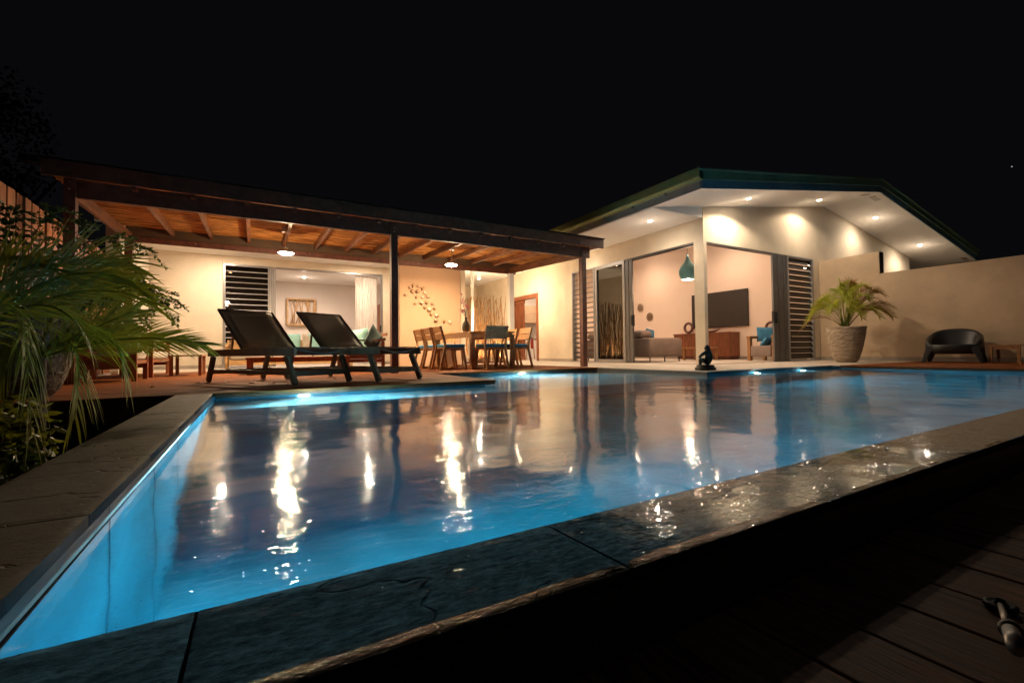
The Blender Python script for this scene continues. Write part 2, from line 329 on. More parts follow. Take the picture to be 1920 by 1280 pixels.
# ================================================================== SETTING
W_Z = -0.060
GRD = -0.62
# ground in one sheet, sunk below all the terraces, with the pool cut out by sitting lower than it
g = MB(); g.box(-200, 200, -200, 200, -2.2, -2.0); struct(obj('ground', g, GROUND))
# pool basin
PX0, PX1, PY0 = -0.315, 9.9, 0.91
YA, YN, YC = 5.05, 7.25, 4.60     # far walls: under lounger deck, in the recess, along the terrace
pool = MB()
fl_ = -1.45
outline = [(PX0, PY0), (PX1, PY0), (PX1, YC), (6.14, YC), (6.14, YN), (2.50, YN), (2.50, YA), (PX0, YA)]
n_ = len(outline)
v = [(x, y, fl_) for x, y in outline] + [(x, y, -0.052 if y > 1 else -0.093) for x, y in outline]
pool.add(v, [tuple(range(n_))] + [((i+1) % n_, i, i+n_, (i+1) % n_+n_) for i in range(n_)])
struct(obj('pool_basin', pool, POOLT))
# shelf (bench) along the far side, 0.35 under water
sh = MB(); d_ = 0.003
sh.prism([(PX0+d_, 4.38), (PX1-d_, 4.38), (PX1-d_, YC-d_), (6.14-d_, YC-d_), (6.14-d_, YN-d_), (2.50+d_, YN-d_), (2.50+d_, YA-d_), (PX0+d_, YA-d_)], fl_+d_, -0.41)
struct(obj('pool_bench', sh, mat('grey_green_pool_tile', (0.13, 0.29, 0.34), 0.7, var=0.08, nscale=2, spec=0.2)))
wm = MB(); e_ = 0.0015
wo = [(PX0+e_, 0.909), (PX1-e_, 0.909), (PX1-e_, YC-e_), (6.14+0, YC-e_), (6.14-e_, YN-e_), (2.50+e_, YN-e_), (2.50+e_, YA-e_), (PX0+e_, YA-e_)]
wm.add([(x, y, W_Z) for x, y in wo], [tuple(range(len(wo)))])
struct(obj('water', wm, WATER))
struct(obj('water_film', MB().add([(-0.619, 0.634, W_Z), (10.39, 0.634, W_Z), (10.39, 0.909, W_Z), (-0.619, 0.909, W_Z)], [(0, 1, 2, 3)]), FILM))

for k in range(1, 7):
    obj('joint', MB().box(PX0+0.0005, PX0+0.002, 0.915+k*0.59-0.002, 0.915+k*0.59+0.002, -1.4, -0.07), mat('grout', (0.02, 0.09, 0.15), 0.8), bpy.data.objects['pool_basin'])

# near (overflow) coping of wet slate slabs, each a slab of its own, and the wall below it
nc = bpy.data.objects.new('pool_edge', None); C.objects.link(nc); nc['kind'] = 'structure'; ORG[nc.name] = Vector()
def slab_mesh(x0, x1, y0, y1, ztop, th, seed, amp=0.004, nx=None, ny=None, slope=0.0):
    nx = nx or max(4, int((x1-x0)/0.014)); ny = ny or max(4, int((y1-y0)/0.014)); m_ = MB(); v = []; f = []
    for j in range(ny+1):
        for i in range(nx+1):
            x = x0+(x1-x0)*i/nx; y = y0+(y1-y0)*j/ny
            e = min(i, nx-i, j, ny-j)
            h = noise.noise(Vector((x*2.2+seed, y*5, 0.3)))*amp*0.8 + noise.noise(Vector((x*8, y*16, seed)))*amp*0.35
            s_ = math.floor(noise.noise(Vector((x*1.3+seed*3, y*4.2, 4)))*5)*amp*0.45
            dz = -abs(h)-max(0, -s_)*0.6
            if e == 0: dz = min(dz, -0.004)
            v.append((x, y, ztop+dz))
    for j in range(ny):
        for i in range(nx): a = j*(nx+1)+i; f.append((a, a+1, a+nx+2, a+nx+1))
    m_.add(v, f)
    b = [(x0, y0, ztop-th), (x1, y0, ztop-th), (x1, y1, ztop-th), (x0, y1, ztop-th), (x0, y0, ztop-0.004), (x1, y0, ztop-0.004), (x1, y1, ztop-0.004), (x0, y1, ztop-0.004)]
    m_.add(b, [(0,3,2,1),(0,1,5,4),(1,2,6,5),(2,3,7,6),(3,0,4,7)])
    if slope: m_.v = [Vector((p.x, p.y, p.z+(y1-p.y)*slope)) for p in m_.v]
    return m_
xs = [-0.62]+[-0.08+0.69*k for k in range(16)]
for i in range(len(xs)-1):
    obj('slab', slab_mesh(xs[i]+0.003, xs[i+1]-0.003, 0.63, PY0-0.001, -0.086, 0.03, i*1.7, 0.0030, slope=0.105), SLATEW, nc, smooth=True)
em = MB(); em.box(-0.62, 10.4, 0.642, PY0-0.004, -1.9, -0.121)
struct(obj('pool_wall', em, EDGE))
for i in range(17):
    obj('fascia_tile', MB().box(-0.62+i*0.6+0.0015, -0.62+(i+1)*0.6-0.0015, 0.632, 0.6415, -0.212, -0.0865), EDGE, nc)
# left coping: dry slate slabs
lc = bpy.data.objects.new('left_pool_edge', None); C.objects.link(lc); lc['kind'] = 'structure'; ORG[lc.name] = Vector()
ys = [0.915, 1.34, 2.03, 2.72, 3.41, 4.10, 4.79, 5.00]
for i in range(len(ys)-1):
    obj('slab', slab_mesh(-0.60, PX0, ys[i]+0.003, ys[i+1]-0.003, 0.0, 0.03, 31+i*2.1, 0.003), SLATED, lc, smooth=True)
for i in range(7):
    obj('edge_tile', MB().box(PX0-0.010, PX0+0.000, 0.915+i*0.59+0.0015, min(5.04, 0.915+(i+1)*0.59-0.0015), -0.0525, -0.031), EDGE, lc)
struct(box('coping_wall', -0.59, PX0-0.012, 0.915, 5.04, -1.9, -0.032, EDGE))
# planting bed and lower ground on the left
struct(box('planting_bed', -9, -0.592, -3, 4.98, -1.99, GRD, SOIL))

def boards(name, x0, x1, y0, y1, ztop, along, w_, m, gap=0.006, th=0.024):
    mb = MB()
    a, b = (y0, y1) if along == 'x' else (x0, x1); k = a
    while k < b-0.01:
        k2 = min(b, k+w_)
        if along == 'x':
            c = x0 + rnd(0.6, 2.4); mb.box(x0, c-0.0015, k, k2-gap, ztop-th, ztop+rnd(-0.0008, 0.0008)); mb.box(c+0.0015, x1, k, k2-gap, ztop-th, ztop+rnd(-0.0008, 0.0008))
        else: mb.box(k, k2-gap, y0, y1, ztop-th, ztop+rnd(-0.0008, 0.0008))
        k = k2
    o_ = struct(bpy.data.objects.new(name, None)); C.objects.link(o_); ORG[o_.name] = Vector()
    stuff(obj('board', mb, m, o_))
    return o_
d1 = boards('lounger_deck', -2.35, 2.58, 4.915, 7.31, 0.0, 'x', 0.145, DECK)
obj('deck_edge', MB().box(-0.30, 2.575, 4.93, 4.955, -0.054, -0.026).box(2.53, 2.56, 4.96, 7.2, -0.054, -0.026).box(-2.35, -0.605, 4.93, 4.955, -0.2, -0.026), DARKW, d1)
d2 = boards('dining_deck', -2.35, 6.06, 7.313, 11.6, 0.0, 'x', 0.145, DECK)
obj('deck_edge', MB().box(2.56, 6.05, 7.10, 7.125, -0.054, -0.026), DARKW, d2)
d2b = boards('dining_deck_nose', 2.585, 6.06, 7.095, 7.31, 0.0, 'x', 0.145, DECK)
struct(box('deck_base', -2.35, 2.45, 5.06, 11.6, -1.9, -0.03, SOIL)); struct(box('dining_base', 2.46, 6.10, 7.26, 11.6, -1.9, -0.03, SOIL))
struct(box('pit_wall', -2.35, -0.61, 4.985, 5.05, -1.9, -0.03, SOIL))
# tiled terrace by the house
def tiles(name, x0, x1, y0, y1, z, s=0.6, m=TILE):
    o_ = struct(bpy.data.objects.new(name, None)); C.objects.link(o_); ORG[o_.name] = Vector(); mb = MB(); x = x0
    while x < x1-0.01:
        x2 = min(x1, x+s); y = y0
        while y < y1-0.01:
            y2 = min(y1, y+s); mb.box(x, x2-0.004, y, y2-0.004, z-0.012, z+rnd(-0.0006, 0.0006)); y = y2
        x = x2
    stuff(obj('tile', mb, m, o_)); return o_
tiles('terrace', 6.12, 8.99, 4.585, 19.0, 0.0); tiles('terrace_right', 8.995, 13.6, 4.585, 6.6, 0.0)
tiles('terrace_back', -2.35, 6.1, 11.62, 14.2, 0.0)
struct(box('terrace_edge', 6.12, 9.9, 4.603, 19, -1.9, -0.014, EDGE))
struct(box('terrace_edge_right', 9.903, 13.6, 4.46, 6.6, -1.9, -0.014, EDGE))
struct(box('terrace_base_back', -2.35, 6.1, 11.62, 18, -1.9, -0.014, EDGE))
d3 = boards('side_deck', 9.86, 13.6, -3, 4.45, 0.0, 'y', 0.145, DECK)
d3x = struct(box('side_deck_base', 9.92, 13.6, -3, 4.45, -1.9, -0.03, EDGE))
struct(box('terrace_seam', 9.86, 13.6, 4.452, 4.583, -0.02, -0.001, TILE))
# lower deck in front of the pool, boards picked apart one by one
ld = bpy.data.objects.new('lower_deck', None); C.objects.link(ld); ld['kind'] = 'structure'; ORG[ld.name] = Vector()
x = 1.032 - 0.1703*8
LZ = -0.205
bm0 = None
for i in range(60):
    if bm0 is None:
        bm0 = obj('board', MB().box(0.0045, 0.1658, -1.2, 0.62, -0.028, 0.0), DECKD, ld, bevel=0.002); bm0.location = (x, 0, LZ); bd = bm0
    else:
        bd = bm0.copy(); C.objects.link(bd); bd.parent = ld; bd.location = (x+0.1703*i, 0, LZ+rnd(-0.0012, 0.0012))
struct(box('lower_deck_base', -4, 12, -6, 0.64, -1.95, LZ-0.04, SOIL))
struct(box('bounce_floor', 13.81, 22, -3, 6.59, -0.05, 0.0, TILE))  # unseen floor added behind the garden wall to bounce light onto the soffit
# pool lamps
pool_pos = [((0.44, 4.992, -0.13), (0.45, -1, -0.22)), ((4.30, 7.22, -0.13), (-0.05, -1, -0.18)), ((7.30, 4.57, -0.13), (-0.1, -1, -0.04)), ((8.72, 4.57, -0.13), (-0.1, -1, -0.04))]
lab = ['round underwater pool lamp below the lounger deck', 'round underwater pool lamp in the recess below the dining deck',
       'underwater pool lamp below the tiled terrace, nearer the squatting statue', 'underwater pool lamp below the tiled terrace, nearer the potted palm']
for i, (p, a) in enumerate(pool_pos):
    t = thing('pool_lamp', lab[i], 'pool light', p, 0, 'underwater lamps in the far pool wall')
    mb = MB().lathe([(0.075, 0), (0.075, 0.012), (0.05, 0.020)], 20, capt=False); mb.xf(Matrix.Rotation(PI/2, 4, 'X')); obj('rim', mb, STEEL, t, world=False)
    mb = MB().lathe([(0.05, 0.0), (0.05, 0.021)], 20, capt=True); mb.xf(Matrix.Rotation(PI/2, 4, 'X')); obj('lens', mb, EM_W, t, world=False)
    lamp_spot('pool_light', (p[0], p[1]-0.03, p[2]-0.01), POOL, P_POOL*(2.9, 2.1, 0.55, 0.45)[i], size=2.7, blend=0.75, rad=0.05, aim=a, parent=t)

# ================================================================== MAIN HOUSE (right)
H = thing('house', 'cream plastered house with low gable roof, open corner sliding doors and lit eaves', 'house', (8.75, 6.6, 0))
XA, YB, XR = 8.75, 6.6, 19.5
SL, ZR = 0.149, 4.318    # soffit slope and ridge height
def zs(x): return ZR-(14-x)*SL if x <= 14 else ZR-(x-14)*0.17
WT = 0.2
wl = MB()
# wall A (faces the pool side, plane X=8.75)
wl.box(XA, XA+WT, 6.862, 11.43, 2.80, 3.29)                 # head over the opening
wl.box(XA, XA+WT, 11.43, 13.40, 0, 3.29)
wl.box(XA, XA+WT, 13.40, 15.2, 2.41, 3.29); wl.box(XA, XA+WT, 15.2, 19.4, 0, 3.29)
# wall B (gable end, plane Y=6.6)
wl.prism_y([(XA+0.11, 2.765), (13.30, 2.765), (13.30, zs(13.3)+0.01), (XA+0.11, zs(XA+0.11)+0.01)], YB, YB+WT)
wl.prism_y([(13.302, 0), (XR, 0), (XR, zs(XR)+0.01), (14, ZR+0.01), (13.302, zs(13.302)+0.01)], YB, YB+WT)
wl.box(XA, XA+0.108, YB, 6.86, 0, zs(XA)+0.0)               # corner pier
wl.box(XA+0.002, XA+WT, 6.862, 19.4, 3.292, zs(XA)+0.01)
wl.box(XR-WT, XR, YB+WT+0.002, 19.4, 0, 3.4)
obj('wall', wl, PLASTER, H)
obj('gable_return', MB().prism_y([(7.19, 3.292), (XA-0.002, 3.292), (XA-0.002, zs(XA)), (7.19, zs(7.19))], YB+0.01, YB+0.05), WHITE, H)
obj('soffit', MB().box(7.19, XA-0.002, YB+0.052, 19.4, 3.29, 3.33), SOFFIT, H)
so = MB()
so.add([(7.17, 5.42, zs(7.17)), (14, 5.30, ZR), (14, 19.4, ZR), (7.17, 19.4, zs(7.17)), (20.76, 5.28, zs(20.76)), (20.76, 19.4, zs(20.76))] +
       [(7.17, 5.42, zs(7.17)+0.04), (14, 5.30, ZR+0.04), (14, 19.4, ZR+0.04), (7.17, 19.4, zs(7.17)+0.04), (20.76, 5.28, zs(20.76)+0.04), (20.76, 19.4, zs(20.76)+0.04)],
       [(0, 3, 2, 1), (1, 2, 5, 4), (6, 7, 8, 9), (7, 10, 11, 8)])
obj('gable_soffit', so, SOFFIT, H)
# roof edge: fascia boards, gutter, roof sheet
def strip(a, b, z0, z1, t, out):  # vertical board between points a,b (x,y,zbase) offset outwards
    a = Vector(a); b = Vector(b); o_ = Vector(out)
    m_ = MB(); c = []
    for p in (a, b):
        for q, dz in ((0, z0), (t, z0), (t, z1), (0, z1)): c.append(p + o_*q + Vector((0, 0, dz)))
    m_.add(c, [(0,1,2,3),(7,6,5,4),(0,4,5,1),(1,5,6,2),(2,6,7,3),(3,7,4,0)]); return m_
cL, cM, cR = (7.17, 5.42, zs(7.17)), (14, 5.30, ZR), (20.76, 5.28, zs(20.76))
for a, b in ((cL, cM), (cM, cR)):
    obj('barge_board', strip(a, b, 0.0, 0.155, 0.025, (0, -1, 0)), TEALFASC, H)
    obj('verge_flashing', strip((a[0], a[1]-0.03, a[2]), (b[0], b[1]-0.03, b[2]), 0.157, 0.34, 0.03, (0, -1, 0)), GREENFASC, H)
obj('eave_board', strip((7.17, 19.4, zs(7.17)), cL, 0.0, 0.155, 0.022, (-1, 0, 0)), GREYFASC, H)
gt_ = MB()
prof = [(7.15, 0.165), (7.06, 0.165), (7.04, 0.20), (7.04, 0.335), (7.055, 0.35), (7.03, 0.36), (7.02, 0.34), (7.02, 0.19), (7.05, 0.15), (7.15, 0.15)]
gt_.prism_y([(x_, zs(7.17)+z_) for x_, z_ in prof], 5.36, 19.4)
obj('gutter', gt_, GUTTER, H)
for k in range(9): obj('bracket', MB().box(7.10, 7.145, 6.2+k*0.9, 6.23+k*0.9, zs(7.17)+0.10, zs(7.17)+0.149), LIGHTMETAL, H)
rf = MB(); e1, e2 = 7.05, 20.85
rf.add([(e1, 5.33, zs(7.17)+0.33), (14, 5.22, ZR+0.34), (e2, 5.2, zs(20.76)+0.33), (e1, 19.6, zs(7.17)+0.33), (14, 19.6, ZR+0.34), (e2, 19.6, zs(20.76)+0.33)], [(0, 1, 4, 3), (1, 2, 5, 4)])
rfo = obj('roof', rf, GREENFASC, H); so_ = rfo.modifiers.new('s', 'SOLIDIFY'); so_.thickness = 0.03
obj('seam', MB().box(13.998, 14.0, YB-0.0015, YB, 2.9, 4.25), WHITE, H)
# skirtings
obj('skirting', MB().box(XA-0.012, XA-0.001, 11.44, 13.36, 0, 0.09), SKIRT, H); obj('skirting', MB().box(13.31, 13.59, YB-0.012, YB-0.001, 0, 0.09), SKIRT, H)
# interior shell
box('floor', XA-0.0, 13.65, 6.62, 19.2, -0.02, 0.001, TILE, H); box('partition', 13.65, 13.75, 6.81, 19.2, 0, 4.3, PINK, H)
box('back_wall', XA+WT, 13.65, 19.2, 19.3, 0, 4.4, WHITE, H)
ci = MB(); ci.add([(XA+WT, 6.81, zs(XA+WT)-0.04), (13.65, 6.81, zs(13.65)-0.04), (13.65, 19.2, zs(13.65)-0.04), (XA+WT, 19.2, zs(XA+WT)-0.04)], [(0, 3, 2, 1)]); obj('ceiling', ci, WHITE, H)
obj('interior_skirting', MB().box(13.635, 13.649, 6.81, 19.19, 0, 0.1), SKIRT, H)
obj('interior_lining', MB().box(XA+WT+0.001, XA+WT+0.01, 11.44, 13.39, 0, 3.3), PINK, H); obj('interior_lining', MB().box(13.31, 13.64, YB+WT+0.001, YB+WT+0.01, 0, 3.9), PINK, H); obj('interior_lining', MB().box(XA+WT+0.001, XA+WT+0.01, 6.87, 11.43, 2.81, 3.3), PINK, H)

# louvre windows and sliding doors (parts of the house, their blades sub-parts)
def louvre_x(par, X, y0, y1, z0, z1, nb, axis, tilt_deg=68, gm=None):   # axis 'x': plane X const running in y ; 'y': plane Y const running in x
    def bx(a0, a1, t0, t1, zz0, zz1, mb):
        return mb.box(X+t0, X+t1, a0, a1, zz0, zz1) if axis == 'x' else mb.box(a0, a1, X+t0, X+t1, zz0, zz1)
    mb = MB(); f_ = 0.055
    bx(y0, y0+f_, -0.02, 0.09, z0, z1, mb); bx(y1-f_, y1, -0.02, 0.09, z0, z1, mb); bx(y0+f_, y1-f_, -0.02, 0.09, z1-0.04, z1, mb); bx(y0+f_, y1-f_, -0.02, 0.09, z0, z0+0.03, mb)
    fr = obj('louvre_window', mb, LIGHTMETAL, par)
    proto = None; pz = (z1-z0-0.10)/nb
    for i in range(nb):
        zc = z0+0.06+pz*(i+0.5)
        if proto is None:
            m2 = MB(); m2.box(-0.070, 0.070, y0+f_+0.003, y1-f_-0.003, -0.004, 0.004) if axis == 'x' else m2.box(y0+f_+0.003, y1-f_-0.003, -0.070, 0.070, -0.004, 0.004)
            bl = obj('blade', m2, None, fr, world=False); bl.data.materials.append(gm or GLASSC)
            m3 = MB()
            m3.box(-0.0735, -0.0705, y0+f_+0.003, y1-f_-0.003, -0.0035, 0.0035) if axis == 'x' else m3.box(y0+f_+0.003, y1-f_-0.003, -0.0735, -0.0705, -0.0035, 0.0035)
            # join the bright metal nose into the blade
            base = len(bl.data.vertices); vv = [tuple(q.co) for q in bl.data.vertices]+[tuple(q) for q in m3.v]
            ff = [tuple(p.vertices) for p in bl.data.polygons]+[tuple(k+base for k in q) for q in m3.f]
            nf = len(bl.data.polygons); bl.data.clear_geometry(); bl.data.from_pydata(vv, [], ff); bl.data.materials.append(LIGHTMETAL)
            for k, p in enumerate(bl.data.polygons): p.material_index = 1 if k >= nf else 0
            proto = bl; b = bl
        else: b = proto.copy(); C.objects.link(b); b.parent = fr
        org = ORG[fr.name]
        b.location = (X+0.03-org.x, -org.y, zc-org.z) if axis == 'x' else (-org.x, X+0.03-org.y, zc-org.z)
        tilt = math.radians(tilt_deg)
        b.rotation_euler = (0, -tilt, 0) if axis == 'x' else (tilt, 0, 0)
        ORG[b.name] = Vector()
    return fr
def stack(par, X, a0, a1, z0, z1, n, axis, m=GREYMETAL):
    w_ = (a1-a0)/n
    for i in range(n):
        t = 0.012*(i % 2)
        mb = MB(); (mb.box(X+t, X+0.05+t, a0+w_*i+0.004, a0+w_*(i+1)-0.002, z0, z1) if axis == 'x' else mb.box(a0+w_*i+0.004, a0+w_*(i+1)-0.002, X+t, X+0.05+t, z0, z1))
        obj('door_panel', mb, m, par, bevel=0.006)
louvre_x(H, XA, 10.33, 11.425, 0.0, 2.80, 18, 'x', 22, GLASSD)
mb = MB()
mb.box(XA-0.01, XA+0.08, 9.09, 10.32, 2.70, 2.795).box(XA-0.01, XA+0.08, 9.09, 9.17, 0.0, 2.70).box(XA-0.01, XA+0.08, 10.23, 10.32, 0, 2.70).box(XA-0.01, XA+0.08, 9.17, 10.23, 0, 0.09)
sd = obj('sliding_door', mb, LIGHTMETAL, H, bevel=0.004); obj('pane', MB().box(XA+0.03, XA+0.036, 9.17, 10.23, 0.09, 2.70), GLASS, sd)
stack(H, XA-0.005, 8.80, 9.085, 0.01, 2.76, 4, 'x')
obj('door_handle', MB().box(XA-0.05, XA-0.006, 8.78, 8.84, 1.0, 1.26).box(XA-0.03, XA+0.03, 8.765, 8.779, 0.98, 1.28), BLACKM, H, bevel=0.006)
obj('head_rail', MB().box(XA+0.0, XA+0.12, 6.865, 9.085, 2.765, 2.798).box(XA+0.06, XA+0.12, 6.865, 9.085, 2.735, 2.764), GREYMETAL, H)
obj('head_rail', MB().box(XA+0.112, 13.29, YB+0.0, YB+0.12, 2.725, 2.763), GREYMETAL, H)
obj('floor_track', MB().box(XA+0.02, XA+0.10, 6.865, 9.085, 0.002, 0.008).box(XA+0.112, 13.29, YB+0.03, YB+0.11, 0.002, 0.008), GREYMETAL, H)
stack(H, YB-0.005, 11.40, 12.02, 0.01, 2.72, 5, 'y')
obj('door_handle', MB().box(11.36, 11.399, YB-0.03, YB+0.03, 1.0, 1.28).box(11.46, 11.50, YB-0.05, YB-0.006, 0.98, 1.26), BLACKM, H, bevel=0.006)
louvre_x(H, YB, 12.04, 13.29, 0.0, 2.76, 18, 'y')
# kitchen doorway: red-brown frame and slatted sliding leaf
mb = MB(); mb.box(XA-0.03, XA+0.16, 13.38, 13.49, 0, 2.41).box(XA-0.03, XA+0.16, 13.492, 15.2, 2.27, 2.41).box(XA-0.03, XA+0.16, 15.09, 15.2, 0, 2.269)
obj('door_frame', mb, REDWOOD, H, bevel=0.004)
mb = MB()
for k in range(6): mb.box(XA+0.06, XA+0.10, 14.47+k*0.10, 14.47+k*0.10+0.045, 0.02, 2.25)
mb.box(XA+0.055, XA+0.105, 14.44, 15.08, 0.02, 0.16).box(XA+0.055, XA+0.105, 14.44, 15.08, 2.16, 2.26).box(XA+0.055, XA+0.105, 14.44, 15.08, 1.15, 1.20).box(XA+0.09, XA+0.10, 14.46, 15.06, 0.16, 2.16)
obj('sliding_slat_door', mb, REDWOOD, H)
for z_ in (1.19, 0.42): obj('wall_switch', MB().box(XA-0.014, XA-0.001, 13.12, 13.21, z_-0.045, z_+0.045), WHITE, H, bevel=0.004)
# eave downlights
def downlight(par, x, y, z, power, tilt=(0, 0, -1), size=2.7, slope=0.0, col=WARM2, r=0.05, fill=0.05, blend=0.7, em=None):
    q = Matrix.Translation((x, y, z)) @ Matrix.Rotation(-math.atan(slope), 4, 'Y')
    d = obj('downlight', MB().lathe([(r+0.022, -0.006), (r+0.022, 0.0)], 20, capb=False).lathe([(r, -0.008), (r+0.022, -0.006)], 20, capb=False).xf(q), STEEL, par)
    obj('lens', MB().lathe([(r, -0.007)], 20, capb=True).xf(q) if False else MB().lathe([(0.001, -0.0075), (r, -0.0075)], 20, capb=False).xf(q), em or EM_D, d)
    lamp_spot('downlight_lamp', (x, y, z-0.02), col, power, size=size, blend=blend, rad=r*0.8, aim=tilt, parent=par)
    if fill:  # extra point light hung below each fitting to brighten the soffit above it
        q2 = bpy.data.lights.new('downlight_fill', 'POINT'); q2.color = col; q2.energy = power*fill; q2.shadow_soft_size = 0.03
        o2 = bpy.data.objects.new('downlight_fill', q2); C.objects.link(o2); o2.parent = par; o2.location = Vector((x, y, z-0.34))-ORG[par.name]
for x_, y_, p_ in ((9.44, 5.95, 2.3), (12.46, 5.99, 1.2)): downlight(H, x_, y_, zs(x_), P_SOFF*p_, slope=SL, blend=0.25, r=0.042, fill=0.02)
for x_, y_ in ((15.52, 5.99), (18.40, 5.95)): downlight(H, x_, y_, zs(x_), P_SOFF, slope=-0.17, fill=0.07)
downlight(H, 7.87, 7.32, 3.29, P_SOFF*1.2)
for y_ in (10.4, 13.3): downlight(H, 7.87, y_, 3.29, P_SOFF*0.9)
for x_, y_ in ((13.685, 5.49), (14.27, 5.51), (20.42, 5.46)):
    q = Matrix.Translation((x_, y_, zs(x_)-0.004)) @ Matrix.Rotation(-math.atan(SL if x_ < 14 else -0.17), 4, 'Y')
    obj('soffit_vent', MB().box(-0.16, 0.16, -0.06, 0.06, -0.006, 0.002).xf(q), SKIRT, H)
# room lamps: unseen ceiling downlights added to light the living room
for x_, y_, p_ in ((10.4, 8.2, 1.0), (12.4, 9.0, 1.1), (10.4, 11.2, 1.1), (12.4, 12.4, 1.1), (11.0, 15.6, 1.2), (11.3, 17.6, 2.2)):
    downlight(H, x_, y_, zs(x_)-0.045, P_ROOM*p_, slope=SL, size=2.7, col=(1.0, 0.70, 0.47), r=0.045)

# ---- boundary wall
bw = thing('boundary_wall', 'long sand-coloured garden wall with a stepped-up end behind the potted palm', 'wall', (13.6, 5.2, 0))
obj('wall_body', MB().box(13.6, 13.8, -4, 5.2, 0, 2.18).box(13.6, 13.8, 5.201, 6.59, 0, 2.73), PLASTER2, bw)
obj('dark_end_face', MB().box(13.63, 13.80, 5.185, 5.199, 2.181, 2.73), DARKCUSH, bw)  # thin dark sheet over the end face of the raised part
obj('skirting', MB().box(13.588, 13.599, -4, 6.57, 0, 0.10), SKIRT, bw)

# ================================================================== GUEST WING (left) and passage
G = thing('guest_wing', 'low cream wing behind the pergola with louvre window and wide open sliding door', 'house', (0, 14.2, 0))
YW = 14.2
wl = MB()
wl.box(-2.25, -0.71, YW, YW+WT, 0, 3.0).box(-0.708, 3.50, YW, YW+WT, 2.79, 3.0).box(3.502, 4.75, YW, YW+WT, 0, 3.0)
wl.box(-2.45, -2.25, 11.3, YW+WT, 0, 3.0)
wl.box(4.752, 4.95, 11.15, 18.4, 0, 3.3)                # passage side wall
obj('wall', wl, PLASTER, G)
obj('feature_wall', MB().box(3.13, 4.75, 11.02, 11.22, 0, 2.62), PLASTER3, G)
obj('soffit', MB().box(-2.6, 4.75, 11.25, YW-0.001, 3.001, 3.05), WHITE, G)
box('eave_beam', -2.6, 4.75, 11.22, 11.248, 2.9, 3.3, WHITE, G)
obj('roof', MB().box(-2.8, 5.2, 11.2, 18.8, 3.31, 3.45), GREENFASC, G)
obj('skirting', MB().box(-2.24, -0.715, YW-0.012, YW-0.001, 0, 0.09), SKIRT, G); obj('skirting', MB().box(3.51, 4.74, YW-0.012, YW-0.001, 0, 0.09), SKIRT, G)
# room behind
obj('room_wall', MB().box(-2.2, 4.74, 17.2, 17.3, 0, 2.9).box(3.95, 4.05, YW+WT+0.002, 17.199, 0, 2.9).box(-2.3, -2.2, YW+WT+0.002, 17.199, 0, 2.9), mat('room_paint', (0.66, 0.58, 0.52), 0.85, var=0.03, nscale=0.6), G)
obj('room_ceiling', MB().box(-2.2, 3.95, YW+WT+0.002, 17.199, 2.82, 2.9), WHITE, G)
obj('room_floor', MB().box(-2.2, 3.95, YW, 17.199, -0.02, 0.0), TILE, G)
obj('room_door', MB().box(3.93, 3.948, 16.15, 17.0, 0, 2.1), REDWOOD, G)
louvre_x(G, YW, -0.70, 0.41, 0.0, 2.785, 18, 'y')
stack(G, YW-0.005, 0.415, 0.545, 0.01, 2.75, 3, 'y', LIGHTMETAL)
obj('door_frame', MB().box(0.55, 3.44, YW+0.01, YW+0.1, 2.74, 2.785).box(3.442, 3.498, YW-0.01, YW+0.1, 0, 2.785), LIGHTMETAL, G)
obj('door_handle', MB().box(3.40, 3.44, YW-0.03, YW-0.0, 1.0, 1.2), BLACKM, G)
# curtain
mb = MB(); n = 90
for k in range(n):
    for z_ in (2.73, 0.03):
        x_ = 2.72+0.66*k/(n-1); mb.v.append(Vector((x_, YW+0.2+0.035*math.sin(k*0.95)+0.012*math.sin(k*2.3), z_)))
for k in range(n-1): mb.f.append((2*k, 2*k+1, 2*k+3, 2*k+2))
cu = tag(obj('curtain', mb, CURT, smooth=True), 'pale floor-length curtain drawn to the right of the guest room door', 'curtain')
downlight(G, 1.42, 15.9, 2.819, P_ROOM*0.9, col=(1, 0.78, 0.62), size=2.8)
downlight(G, 3.0, 15.2, 2.819, P_ROOM*0.5, col=(1, 0.78, 0.62), size=2.8); downlight(G, -0.6, 15.9, 2.819, P_ROOM*0.6, col=(1, 0.78, 0.62), size=2.8)  # two further downlights added to light the guest room
# passage between the wings
obj('passage_wall', MB().box(4.952, 8.74, 18.4, 18.5, 0, 3.28), PLASTER, G)
obj('passage_ceiling', MB().box(4.96, 7.185, 11.9, 18.39, 3.29, 3.33), WHITE, G)
downlight(G, 7.07, 14.7, 2.99, P_SOFF*1.3, fill=0.35)
obj('spot_body', MB().lathe([(0.075, 2.991), (0.075, 3.285)], 18, (7.07, 14.7, 0), capb=False), WHITE, G, smooth=True)
for x_ in (-0.68, 2.80): downlight(G, x_, 13.15, 3.0, P_SOFF*0.6, size=2.7, r=0.062, em=EM_S)
obj('downpipe', MB().tube([(6.25, 13.5, 0), (6.25, 13.5, 3.05)], 0.05, 14).lathe([(0.05, 0), (0.085, 0.06), (0.085, 0.14)], 14, (6.25, 13.5, 3.0)), WHITE, G, smooth=True)
obj('column', MB().box(6.13, 6.27, 10.80, 10.94, 0, 2.5), WHITE, G)

